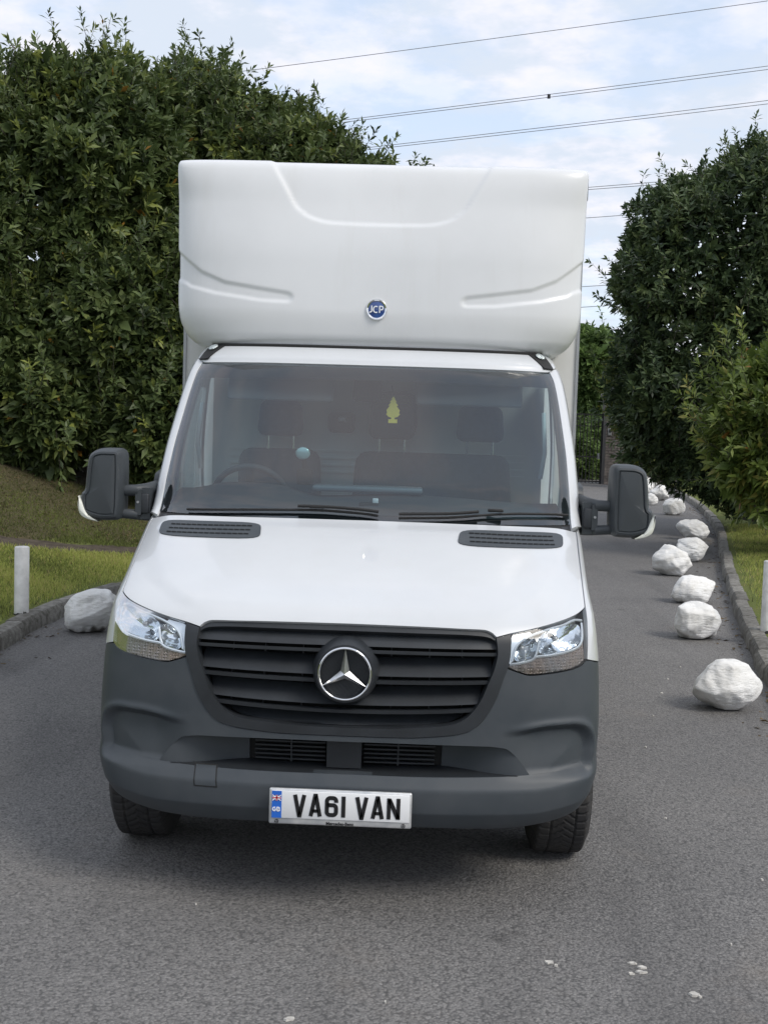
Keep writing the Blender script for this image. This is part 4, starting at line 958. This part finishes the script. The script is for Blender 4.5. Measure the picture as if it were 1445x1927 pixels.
# small pale scraps trodden onto the asphalt: parts of the road
SCRAP = mat('pale_scrap', (.55, .53, .49), .8, vary=.3, vscale=60)
rnd = random.Random(11)
def scrap(x, y, r, sx=1.0):
    n = 9; pts = [(x+r*sx*rnd.uniform(.5, 1)*cos(2*pi*k/n), y+r*rnd.uniform(.4, 1)*sin(2*pi*k/n)) for k in range(n)]
    V = [(a, b, .001) for a, b in pts]+[(x+(a-x)*.9, y+(b-y)*.9, .005+rnd.uniform(0, .004)) for a, b in pts]
    obj('scrap', V, [(k, (k+1) % n, n+(k+1) % n, n+k) for k in range(n)]+[tuple(range(n, 2*n))], SCRAP, road, False)
for x, y, r, sx in ((.763, -.31, .017, 1.3), (.785, -.335, .008, 1), (1.055, -.29, .012, 1.6), (1.085, -.32, .016, 1.2), (1.075, -.355, .012, 2.0), (1.04, -.37, .008, 2.2), (1.225, -.50, .018, 1.4), (1.24, -.515, .010, 1), (-.094, -.785, .017, 1.3), (.20, -.65, .007, 1), (1.75, .55, .008, 1), (1.5, 1.3, .007, 1.2), (2.05, 4.1, .012, 1.3), (2.2, 4.6, .012, 1), (1.85, 3.4, .010, 1), (2.4, 5.1, .014, 1.2), (1.65, 2.6, .010, 1), (1.45, -.1, .006, 1), (-.55, .05, .005, 1)):
    scrap(x, y, r, sx)

# ---- painted boulders
ROCK = bpy.data.materials.new('white_painted_rock'); ROCK.use_nodes = True; nt = ROCK.node_tree; b_ = nt.nodes['Principled BSDF']
co = nd(nt, 'ShaderNodeTexCoord').outputs['Object']
cr, fr_ = noise_col(nt, co, 3.0, [(.58, .56, .52), (.76, .75, .72), (.84, .84, .83)], 8.0, .65, [.28, .42, .62])
mpn = nd(nt, 'ShaderNodeMapping'); mpn.inputs['Scale'].default_value = (1, 1, 4.5); nt.links.new(co, mpn.inputs['Vector'])
cg, fg = noise_col(nt, mpn.outputs[0], 9.0, [(.30, .28, .25), (1, 1, 1)], 8.0, .7, [.30, .42])
cv = mixc(nt, .45, cr, cg, 'MULTIPLY')
at = nd(nt, 'ShaderNodeAttribute', attribute_name='bare'); cv = mixc(nt, at.outputs['Fac'], cv, (.13, .12, .105))
nt.links.new(cv, b_.inputs['Base Color']); b_.inputs['Roughness'].default_value = .75
bp = nd(nt, 'ShaderNodeBump', Strength=.7, Distance=.03); nt.links.new(fg, bp.inputs['Height']); nt.links.new(bp.outputs[0], b_.inputs['Normal'])
def boulder(x, y, w, d, h, seed, label, rz=0.0, ncut=13, bare=0.0, z=0.0, lean=0.0):
    g = np.random.default_rng(seed); bm = bmesh.new(); bmesh.ops.create_icosphere(bm, subdivisions=5, radius=1)
    P = np.array([v.co[:] for v in bm.verts])
    for k in range(ncut):
        n_ = g.normal(size=3); n_[2] *= .8; n_ /= np.linalg.norm(n_); o = .60+.26*g.random()
        e_ = P@n_-o; P = P-np.outer(np.maximum(e_, 0)*.66, n_)
    ph_ = g.random((10, 3))*6.28
    dsp = sum(np.sin(P@(g.normal(size=3)*(2.5+k*1.6))+ph_[k, 0])/(1+k*.9) for k in range(10))
    P = P*(1+.05*dsp[:, None])
    fine = sum(np.sin(P@(g.normal(size=3)*(14+5*k))+ph_[k, 1])/(2+k) for k in range(6)); P = P*(1+.006*fine[:, None])
    P[:, 0] += lean*P[:, 2]
    lo_, hi_ = P.min(0), P.max(0); P = (P-(lo_+hi_)/2)/(hi_-lo_); P[:, 2] += .5
    zb_ = P[:, 2]*1.0; P[:, 2] = np.where(P[:, 2] < .10, .10-(.10-P[:, 2])*.25, P[:, 2])-.075; P[:, 2] /= .925
    P *= np.array([w, d, h])
    for v, p in zip(bm.verts, P): v.co = p
    bmesh.ops.rotate(bm, verts=bm.verts, cent=(0, 0, 0), matrix=Matrix.Rotation(rz, 3, 'Z'))
    me = bpy.data.meshes.new('boulder'); bm.to_mesh(me); bm.free()
    a_ = me.attributes.new('bare', 'FLOAT', 'POINT'); zz_ = P[:, 2]/h; a_.data.foreach_set('value', np.clip((bare+.10*np.sin(P[:, 0]*23)+.06*np.sin(P[:, 0]*61+P[:, 1]*40)-zz_)/.10, 0, 1).astype(np.float32))
    finish(me, ROCK, True, 75); o = link(bpy.data.objects.new('boulder', me)); o.location = (x, y, z)
    return tag(o, label, 'boulder', 'white painted boulders edging the drive')
boulder(2.40, 3.70, .50, .42, .345, 21, 'largest and nearest white painted boulder, with streaked flat faces, on the right', .2, 12, .03)
boulder(2.85, 6.50, .43, .40, .345, 5, 'rounded egg-like white boulder, second from the front in the right row', .5, 18, .03)
boulder(3.36, 8.85, .52, .40, .315, 33, 'low flat-topped white boulder, third from the front in the right row', .1, 11, .04)
boulder(3.68, 11.45, .58, .48, .41, 14, 'angular white boulder farthest from the kerb, fourth in the right row', .9, 12, .04)
boulder(4.35, 13.3, .50, .42, .37, 55, 'white boulder half hidden behind the angular one in the right row', .4, 13, .04)
boulder(5.22, 17.0, .60, .46, .38, 9, 'broad white boulder just before the overhanging dark tree', -.3, 13, .03)
boulder(6.30, 23.8, .56, .46, .40, 17, 'white boulder under the overhanging branches of the dark tree', .3, 13, .03)
boulder(6.55, 27.6, .40, .36, .32, 71, 'small white boulder behind the one under the overhanging branches', .3, 12, .03)
boulder(7.25, 30.0, .58, .46, .46, 23, 'white boulder near the brick gate pillar, partly behind leaves', .8, 12, .03)
boulder(7.45, 33.2, .50, .45, .42, 29, 'distant white boulder, second last before the brick wall', .2, 12, .03)
boulder(8.15, 36.6, .62, .50, .46, 31, 'farthest white boulder, beside the foot of the brick wall', .1, 12, .03)
boulder(-2.56, 5.68, .485, .42, .385, 12, 'white painted boulder with a bare dark underside against the left kerb', -.3, 8, .10, 0, .30)
boulder(-3.03, 4.15, .42, .40, .30, 61, 'white boulder cut off by the left picture edge', .3, 12, .03)
# ---- bollards
POSTW = mat('white_post_paint', (.74, .74, .73), .5, vary=.28, vscale=9, bump=.1, bscale=40)
def bollard(x, y, z, h, label):
    r = .063; prof = [(r, -.1), (r, .0), (r, h-.008), (r-.006, h-.002), (r-.012, h), (.001, h+.001)]; n = 36; V = []; Fc = []
    for rr, zz_ in prof:
        for k in range(n): V.append((rr*cos(2*pi*k/n), rr*sin(2*pi*k/n), zz_))
    for i in range(len(prof)-1):
        for k in range(n): a, b = i*n+k, i*n+(k+1) % n; Fc.append((a, b, b+n, a+n))
    root = empty('bollard', (x, y, z)); tag(root, label, 'bollard', 'white round bollards on the verges')
    obj('post', V, Fc, POSTW, root, True, angle=50)
    rn = random.Random(int(x*100)); V = []; m = 40
    for k in range(m): a = 2*pi*k/m; V += [((r+.002)*cos(a), (r+.002)*sin(a), -.02), ((r+.002)*cos(a), (r+.002)*sin(a), .012+.030*rn.random()*(.5+.5*sin(a*1.5)))]
    obj('scuffed_foot', V, [(2*k, 2*((k+1) % m), 2*((k+1) % m)+1, 2*k+1) for k in range(m)], mat('foot_grime', (.05, .05, .045), .9), root, False)
bollard(-3.20, 5.77, float(hL([-3.2], [5.77])[0]), .605, 'white round bollard on the left bank beside the kerb')
bollard(3.43, 6.25, float(hR([3.43], [6.25])[0]), .655, 'white round bollard on the right verge, cut by the picture edge')

# ---- gateway: iron gate, brick pillars, wall
IRON = mat('black_iron', (.012, .012, .013), .5)
gate = empty('iron_gate', (0, 40.2, 0)); tag(gate, 'tall black iron bar gate at the end of the drive', 'gate')
gx0, gx1, gh = 3.95, 7.06, 2.62
bar0 = None
for k in range(24):
    x = gx0+.02+k*(gx1-gx0-.04)/23; hh = gh-.03
    if bar0 is None: bar0 = MB().box((0, 0, hh/2+.03), (.030, .030, hh)).build('gate_bar', IRON, gate, False); bar0.location = (x, 0, 0)
    else: q = bar0.copy(); COL.objects.link(q); q.parent = gate; q.location = (x, 0, 0)
for z, t_ in ((.09, .05), (1.02, .05), (2.18, .03), (gh, .05)): MB().box(((gx0+gx1)/2, 0, z), (gx1-gx0, .036, t_)).build('gate_rail', IRON, gate, False)
for x in (gx0, gx1): MB().box((x, 0, gh/2+.02), (.07, .06, gh+.04)).build('gate_stile', IRON, gate, False)
for k in range(8):
    mb = MB(); c0 = gx0+.25+k*.38; mb.tube([(c0+.10*cos(a), 0, 2.40+.10*sin(a)) for a in np.linspace(0, 2*pi, 17)], .011, 5, False); mb.build('gate_scroll', IRON, gate)
rbox('gate_latch', (gx1-.10, -.05, 1.05), (.09, .05, .22), .01, STEEL, gate)
BRICK = mat('grey_brown_brick', (.155, .135, .125), .9, col2=(.095, .085, .082), vscale=3.0, bump=.5, bscale=40)
per_object(BRICK, .3)
MORTAR = mat('mortar', (.115, .105, .098), 1.0); CAPM = mat('cap_stone', (.24, .23, .22), .9, vary=.3, vscale=3)
brick_me = [None]
def bricks(root, x0, x1, y, z0, z1, seed):
    rn = random.Random(seed); bw, bh = .225, .105; rows = int((z1-z0)/bh)
    for r_ in range(rows):
        x = x0-(bw/2 if r_ % 2 else 0)
        while x < x1-.02:
            a, b = max(x, x0), min(x+bw, x1)
            if b-a > .05:
                if brick_me[0] is None:
                    bm = bmesh.new(); bmesh.ops.create_cube(bm, size=1); bmesh.ops.bevel(bm, geom=list(bm.edges), offset=.03, segments=1, affect='EDGES')
                    me = bpy.data.meshes.new('brick'); bm.to_mesh(me); bm.free(); finish(me, BRICK, False); brick_me[0] = me
                o = bpy.data.objects.new('brick', brick_me[0]); link(o, root); o.location = ((a+b)/2, y+rn.uniform(-.006, .006), z0+r_*bh+bh/2); o.scale = (b-a-.012, .06, bh-.013)
            x += bw
def pillar(x0, x1, label):
    p = empty('gate_pillar', ((x0+x1)/2, 40.5, 0)); tag(p, label, 'gate pillar'); c = (x0+x1)/2; w = x1-x0
    MB().box((0, 0, 1.65), (w-.02, w-.02, 3.3)).build('core', MORTAR, p, False)
    rbox('capstone', (0, 0, 3.37), (w+.16, w+.16, .14), .03, CAPM, p, 2)
    bricks(p, -w/2, w/2, -w/2, .01, 3.30, 5); return p
pillar(7.16, 8.26, 'brick gate pillar with a pale capstone beside the black gate')
pillar(2.75, 3.85, 'brick gate pillar hidden behind the van')
wl_ = empty('brick_wall', (8.3, 41.0, 0)); tag(wl_, 'dark brick garden wall running right from the gate pillar', 'wall')
MB().box((5, 0, .95), (10, .28, 1.9)).build('core', BRICK, wl_, False); bricks(wl_, 0, 2.6, -.14, .01, 1.9, 8)
rbox('coping', (5, 0, 1.94), (10.1, .40, .09), .02, CAPM, wl_, 2)
wl2 = empty('brick_wall', (2.7, 41.0, 0)); tag(wl2, 'brick garden wall left of the gate behind the van', 'wall')
MB().box((-8, 0, .95), (16, .28, 1.9)).build('core', BRICK, wl2, False); rbox('coping', (-8, 0, 1.94), (16.1, .40, .09), .02, CAPM, wl2, 2)
sg_ = empty('notice_board', (7.54, 39.88, 2.48)); tag(sg_, 'small white notice with a yellow foot on the gate pillar', 'sign')
rbox('board', (0, 0, 0), (.36, .02, .50), .006, PLW, sg_, 1); MB().box((0, -.014, -.17), (.34, .006, .14)).build('yellow_panel', mat('notice_yellow', (.55, .36, .05), .6), sg_, False); MB().box((0, -.014, .12), (.30, .006, .16)).build('blue_panel', mat('notice_blue', (.30, .45, .62), .6), sg_, False)
kp = rbox('keypad', (7.30, 39.90, 1.98), (.13, .05, .27), .012, STEEL, None, 2); tag(kp, 'small grey entry keypad on the gate pillar below the notice', 'keypad')
MB().box((0, 0, 0), (.09, .01, .12)).build('key_field', PLASTIC2, kp, False).location = (7.30, 39.872, 2.01)

# ---- overhead cables (all far beyond the gate)
CABLE = mat('cable', (.17, .17, .18), .6)
def cable(a, b, label, r=.017, sag=.6):
    (xa, za), (xb, zb_) = a, b; m_ = (zb_-za)/(xb-xa); pts = []
    for x in np.linspace(-45, 70, 60):
        u = (x-(xa+xb)/2)/50; pts.append((x, 60, za+m_*(x-xa)+sag*(u*u)))
    o = MB().tube(pts, r, 5).build('power_cable', CABLE, None, True); return tag(o, label, 'cable', 'overhead power cables')
cable((-7.93, 21.10), (17.8, 25.04), 'topmost single overhead power cable')
c2 = cable((-5.27, 18.24), (18.0, 21.68), 'upper line of the second pair of overhead cables'); cable((-5.27, 18.12), (18.0, 21.50), 'lower line of the second pair of overhead cables')
MB().box((6.45, 59.95, 19.86), (.16, .10, .22)).build('spacer', IRON, c2, False)
cable((-1.5, 17.15), (18.1, 19.90), 'upper line of the third pair of overhead cables'); cable((-1.5, 17.03), (18.1, 19.72), 'lower line of the third pair of overhead cables')
cable((8.66, 15.12), (11.4, 15.40), 'upper line of the paired cables beside the top of the box'); cable((8.66, 15.00), (11.4, 15.27), 'lower line of the paired cables beside the top of the box')
cable((8.56, 13.49), (10.2, 13.65), 'cable crossing the gap below the box corner'); cable((8.52, 9.82), (9.95, 9.95), 'upper of two low cables in the gap beside the fairing'); cable((8.57, 8.72), (9.99, 8.85), 'lowest cable in the gap beside the fairing')
# ================================================================ FOLIAGE
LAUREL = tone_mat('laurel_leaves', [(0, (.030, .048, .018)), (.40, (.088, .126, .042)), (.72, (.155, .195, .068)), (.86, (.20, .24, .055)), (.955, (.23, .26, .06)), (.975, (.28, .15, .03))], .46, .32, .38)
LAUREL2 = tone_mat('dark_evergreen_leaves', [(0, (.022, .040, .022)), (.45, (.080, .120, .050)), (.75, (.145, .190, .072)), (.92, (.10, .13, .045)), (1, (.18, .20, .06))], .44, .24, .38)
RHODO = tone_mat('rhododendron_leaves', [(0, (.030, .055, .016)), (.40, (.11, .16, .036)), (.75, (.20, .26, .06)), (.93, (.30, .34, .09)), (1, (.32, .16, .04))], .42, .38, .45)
CHEST = tone_mat('chestnut_leaves', [(0, (.06, .10, .035)), (.5, (.15, .23, .07)), (1, (.22, .30, .10))], .5, .35, .3)
YELG = tone_mat('yellow_green_leaves', [(0, (.06, .08, .014)), (.5, (.13, .15, .025)), (1, (.20, .21, .04))], .5, .35, .3)
BARK = mat('bark', (.06, .05, .04), .95, col2=(.10, .085, .07), vscale=18, bump=.8, bscale=40)
def leaf_mesh(name, B, D, N_, L, Wd, tone, material, parent):
    """one small folded leaf per row: base B, direction D, face normal N_, length L, half width Wd"""
    n = len(B); S_ = np.cross(D, N_); S_ /= np.maximum(np.linalg.norm(S_, axis=1, keepdims=True), 1e-9)
    L = L[:, None]; Wd = Wd[:, None]
    m = B+D*L*.52-N_*L*.03; droop = np.array([0, 0, -1.0])*L*.10
    V = np.stack([B, m+S_*Wd+N_*Wd*.35, m, m-S_*Wd+N_*Wd*.35, B+D*L+droop], 1).reshape(-1, 3)
    i0 = np.arange(n)*5
    F3 = np.concatenate([np.stack([i0, i0+2, i0+1], -1), np.stack([i0, i0+3, i0+2], -1), np.stack([i0+1, i0+2, i0+4], -1), np.stack([i0+2, i0+3, i0+4], -1)])
    return fastmesh(name, V, F3, 3, material, parent, {'tone': np.repeat(tone, 5)})
def unit(v): return v/np.maximum(np.linalg.norm(v, axis=-1, keepdims=True), 1e-9)
def crown(root, lobes, n, leaf, material, seed, per=9, zmin=.4, inner=.55, sprays=.05, young=.05, aspect=.17, back=.35, shoot=1.5, dead=.004, upb=.5, tone0=.42, cut=None):
    g = np.random.default_rng(seed); Lb = np.array([l[0]+l[1] for l in lobes], float); C, R_ = Lb[:, :3], Lb[:, 3:]
    area = R_[:, 0]*R_[:, 2]+R_[:, 1]*R_[:, 2]; P_, A_, K_, Y_ = [], [], [], []
    def lump(d, j):
        q = np.random.default_rng(seed*31+j); r = np.zeros(len(d))
        for k in range(7): w = q.normal(size=3)*(2.4+1.6*k); r += np.sin(d@w+q.random()*6.28)/(1+.55*k)
        return 1+.10*r
    tot = 0
    for phase, cnt in ((0, n), (1, int(n*inner))):
        got = 0
        while got < cnt:
            m = cnt*2; j = g.choice(len(lobes), m, p=area/area.sum()); d = unit(g.normal(size=(m, 3))); lf = np.zeros(m)
            for q in range(len(lobes)): s_ = j == q; lf[s_] = lump(d[s_], q)
            rr = lf*(1-np.abs(g.normal(size=m))*.085) if phase == 0 else lf*(.62+.28*g.random(m))
            p = C[j]+d*R_[j]*rr[:, None]; e = np.stack([(((p-C[q])/R_[q])**2).sum(1) for q in range(len(lobes))], 1)
            e[np.arange(m), j] = 9; ok = (e.min(1) > .70) & (p[:, 2] > zmin) & ((d[:, 1] < .25) | (g.random(m) < back))
            if cut is not None: ok &= cut(p)
            p, d = p[ok][:cnt-got], d[ok][:cnt-got]; got += len(p)
            nrm = unit(d/R_[j[ok]][:cnt-got if False else len(d)]); ax = unit(nrm*.75+np.array([0, 0, upb])+g.normal(size=d.shape)*.42)
            P_.append(p); A_.append(ax); K_.append(np.full(len(p), phase)); 
    P = np.concatenate(P_); A = np.concatenate(A_); K = np.concatenate(K_)
    sp = np.where((K == 0) & (g.random(len(P)) < sprays))[0]      # sprays standing out of the outline
    ext = [P]; exa = [A]; exk = [K]; stems = MB()
    for i in sp:
        ax = unit(A[i]+np.array([0, 0, .35]))
        for q in (1, 2, 3):
            ext.append((P[i]+ax*leaf*1.15*q+g.normal(size=3)*leaf*.12)[None]); exa.append(unit(ax+g.normal(size=3)*.2)[None]); exk.append(np.array([2]))
        stems.tube([P[i]-ax*leaf*1.5, P[i]+ax*leaf*1.7, P[i]+ax*leaf*3.4], [leaf*.035, leaf*.028, leaf*.015], 3, False)
    P = np.concatenate(ext); A = np.concatenate(exa); K = np.concatenate(exk); ns = len(P)
    e1 = unit(np.cross(A, unit(g.normal(size=A.shape)))); e2 = np.cross(A, e1)
    rep = lambda x: np.repeat(x, per, 0)
    Pk, Ak, E1, E2, Kk = rep(P), rep(A), rep(e1), rep(e2), rep(K); m = len(Pk); q = np.tile(np.arange(per), ns)
    phi = q*2.4+rep(g.random(ns)*6.28)+g.normal(size=m)*.25; th = np.radians(28+50*(q/per)+g.normal(size=m)*12)
    rad = E1*np.cos(phi)[:, None]+E2*np.sin(phi)[:, None]; D = unit(Ak*np.cos(th)[:, None]+rad*np.sin(th)[:, None]+np.array([0, 0, -.22])*(q/per)[:, None])
    base = Pk-Ak*(leaf*shoot*.55*(q/per))[:, None]; N_ = unit(Ak*np.sin(th)[:, None]-rad*np.cos(th)[:, None]+g.normal(size=D.shape)*.18)
    L = leaf*(.55+.75*g.random(m))*np.where(Kk == 1, 1.55, 1.0)*np.where(Kk == 2, .8, 1.0); Wd = L*aspect*(.85+.3*g.random(m))*np.where(Kk == 1, 1.35, 1.0)
    st = tone0+.16*g.normal(size=ns)+.10*np.sin(P[:, 0]*1.9+seed)*np.sin(P[:, 2]*1.6+P[:, 1]); st = np.where(g.random(ns) < young, .80+.13*g.random(ns), st); st = np.where(K == 1, st*.85, st)  # inner leaves get a darker tone, painting the shade inside the crown
    tone = np.clip(rep(st)+g.normal(size=m)*.09, 0, .95); tone[g.random(m) < dead] = 1.0
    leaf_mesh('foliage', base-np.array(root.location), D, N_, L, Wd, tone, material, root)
    if stems.v:
        o = stems.build('twig', BARK, root); o.data.transform(Matrix.Translation(-root.location)); o['kind'] = 'stuff'
def trunk(root, stems, limbs):
    """stems / limbs: lists of (points, radii), world coordinates"""
    for nm, lst in (('trunk', stems), ('limb', limbs)):
        for pts, rs in lst:
            q = crom(pts, 10); r = list(np.interp(np.linspace(0, 1, 11), np.linspace(0, 1, len(rs)), rs)); o = MB().tube([tuple(p) for p in q], r, 8).build(nm, BARK, root); o.data.transform(Matrix.Translation(-root.location))
def limbs_to(base, lobes, r=.07):
    out = []
    for (c, R_) in lobes:
        b = np.array(base); c = np.array(c); out.append(([tuple(b), tuple(b*.55+c*.45+np.array([0, 0, .25])), tuple(c)], [r, r*.7, r*.25])); 
        for k in range(3): a = 2.1*k+c[0]; e = c+np.array(R_)*.7*np.array([cos(a), sin(a)*.6, .35]); out.append(([tuple(b*.45+c*.55), tuple(c*.6+e*.4), tuple(e)], [r*.5, r*.35, r*.12]))
    return out
def tree(name, label, cat, base, lobes, n, leaf, material, seed, group=None, tr=.16, **kw):
    o = empty(name, base); tag(o, label, cat, group); fork = (base[0], base[1], base[2]+.9)
    trunk(o, [([base, (base[0]+.06, base[1], base[2]+.5), fork], [tr, tr*.85, tr*.7])], limbs_to(fork, lobes, tr*.5)); crown(o, lobes, n, leaf, material, seed, **kw); return o
G1 = 'evergreen trees along the left bank'
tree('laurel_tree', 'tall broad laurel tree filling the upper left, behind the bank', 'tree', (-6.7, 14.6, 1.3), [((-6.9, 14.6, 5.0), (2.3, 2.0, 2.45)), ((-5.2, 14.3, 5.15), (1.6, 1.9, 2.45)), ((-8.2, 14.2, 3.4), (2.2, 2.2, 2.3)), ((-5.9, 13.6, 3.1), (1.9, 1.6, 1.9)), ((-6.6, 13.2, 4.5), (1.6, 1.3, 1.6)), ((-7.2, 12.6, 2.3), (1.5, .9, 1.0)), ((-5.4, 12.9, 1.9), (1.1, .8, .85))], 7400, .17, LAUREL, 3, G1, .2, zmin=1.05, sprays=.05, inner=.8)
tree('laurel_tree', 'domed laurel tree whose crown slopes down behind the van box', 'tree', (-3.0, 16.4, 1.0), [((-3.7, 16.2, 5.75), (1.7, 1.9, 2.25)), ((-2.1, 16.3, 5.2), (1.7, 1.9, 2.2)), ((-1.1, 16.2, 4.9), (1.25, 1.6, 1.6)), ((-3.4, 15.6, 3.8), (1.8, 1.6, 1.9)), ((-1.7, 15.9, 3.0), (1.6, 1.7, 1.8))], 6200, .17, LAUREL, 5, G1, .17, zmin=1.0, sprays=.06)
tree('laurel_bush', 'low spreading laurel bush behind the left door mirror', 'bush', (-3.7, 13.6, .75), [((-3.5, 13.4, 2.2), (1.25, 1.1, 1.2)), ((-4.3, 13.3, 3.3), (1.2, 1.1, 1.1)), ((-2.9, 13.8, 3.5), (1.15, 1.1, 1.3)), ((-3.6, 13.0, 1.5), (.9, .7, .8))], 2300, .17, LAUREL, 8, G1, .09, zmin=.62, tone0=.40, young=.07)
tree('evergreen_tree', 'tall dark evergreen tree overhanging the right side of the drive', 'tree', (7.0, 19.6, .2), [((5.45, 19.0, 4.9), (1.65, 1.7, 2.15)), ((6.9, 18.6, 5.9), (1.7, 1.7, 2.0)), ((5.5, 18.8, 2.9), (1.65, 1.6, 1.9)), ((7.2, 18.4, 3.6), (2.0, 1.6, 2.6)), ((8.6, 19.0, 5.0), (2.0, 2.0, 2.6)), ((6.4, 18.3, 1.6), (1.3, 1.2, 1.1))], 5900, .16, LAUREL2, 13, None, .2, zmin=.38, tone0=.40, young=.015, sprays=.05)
tree('rhododendron_bush', 'bright green rhododendron bush in front of the dark tree on the right', 'bush', (6.1, 14.4, .2), [((5.75, 13.9, 2.25), (1.15, 1.1, 1.0)), ((6.7, 13.9, 2.5), (1.3, 1.1, 1.15)), ((5.65, 13.7, 1.45), (.95, .9, .72)), ((6.8, 13.4, 1.45), (1.3, 1.0, .9))], 1500, .19, RHODO, 17, None, .08, zmin=.62, young=.10, dead=.008, tone0=.58, sprays=.10, aspect=.16)
tree('chestnut_tree', 'green horse chestnut tree rising beyond the gate', 'tree', (8.0, 47.5, 0), [((7.7, 47.5, 4.6), (1.9, 1.6, 1.9)), ((6.4, 48.5, 3.4), (1.7, 1.5, 1.6)), ((9.2, 48, 4.2), (2.0, 1.6, 1.8))], 1500, .30, CHEST, 23, None, .16, zmin=1.2, per=7, aspect=.24, inner=.8, sprays=.01)
tree('yellow_green_bush', 'yellow-green feathery bush hanging in front of the gate pillar', 'bush', (8.2, 37.6, .1), [((7.35, 37.4, 3.7), (.75, .7, 1.15)), ((7.9, 37.4, 2.7), (1.0, .8, 1.2)), ((8.5, 37.6, 1.6), (1.0, .8, 1.0))], 1100, .16, YELG, 29, None, .07, zmin=.7, per=8, aspect=.13)
tree('garden_bush', 'rounded green bush seen through the bars of the gate', 'bush', (6.4, 44.5, 0), [((6.3, 44.5, 1.0), (1.5, 1.0, 1.2)), ((4.8, 45, 1.3), (1.4, 1.0, 1.4)), ((7.6, 45.2, 1.4), (1.2, .9, 1.3))], 1300, .20, CHEST, 31, None, .07, zmin=.1, per=7, aspect=.2, inner=.8)
# the wood that closes the view far behind
wood = empty('woodland', (0, 78, 0)); tag(wood, 'far green wood closing the view beyond the gate', 'woodland', kind='stuff')
g = np.random.default_rng(90); lobes = [((x+g.normal()*1.5, 78+g.normal()*3, 2.6+g.random()*1.6), (4.2, 3, 3.2+g.random()*1.5)) for x in np.arange(-50, 60, 4.5)]
crown(wood, lobes, 5200, .5, CHEST, 91, per=6, zmin=.0, inner=.3, sprays=0, aspect=.26, back=.05, tone0=.3)
# fallen leaves and grit gathered along the kerbs
g = np.random.default_rng(55); Bs = []
for K_, side, n_ in ((KL, 1, 420), (KR, -1, 520)):
    i_ = g.integers(20, len(K_)-30, n_); p = K_[i_]+(K_[i_+1]-K_[i_])*g.random((n_, 1)); off = np.abs(g.normal(size=n_))*.16
    Bs.append(np.column_stack([p[:, 0]+side*off+g.normal(size=n_)*.01, p[:, 1], np.full(n_, .004)]))
xb = -8.0+6.0*g.random(1600); yb_ = 9.7+(xb+4.55)*.8+3.2*g.random(1600); Bs.append(np.column_stack([xb, yb_, hL(xb, yb_)+.03]))
B = np.concatenate(Bs); n_ = len(B); a_ = g.random(n_)*6.28; D = unit(np.column_stack([np.cos(a_), np.sin(a_), g.normal(size=n_)*.15])); N_ = unit(np.column_stack([g.normal(size=n_)*.3, g.normal(size=n_)*.3, np.ones(n_)]))
DEAD = tone_mat('dead_leaves', [(0, (.05, .038, .022)), (.5, (.12, .085, .045)), (1, (.20, .14, .07))], .7, .1, .2)
L_ = .025+.05*g.random(n_); fl = leaf_mesh('fallen_leaves', B, D, N_, L_, L_*.24, g.random(n_), DEAD, None); tag(fl, 'scattered dry fallen leaves along the kerbs and under the trees', 'leaves', kind='stuff')
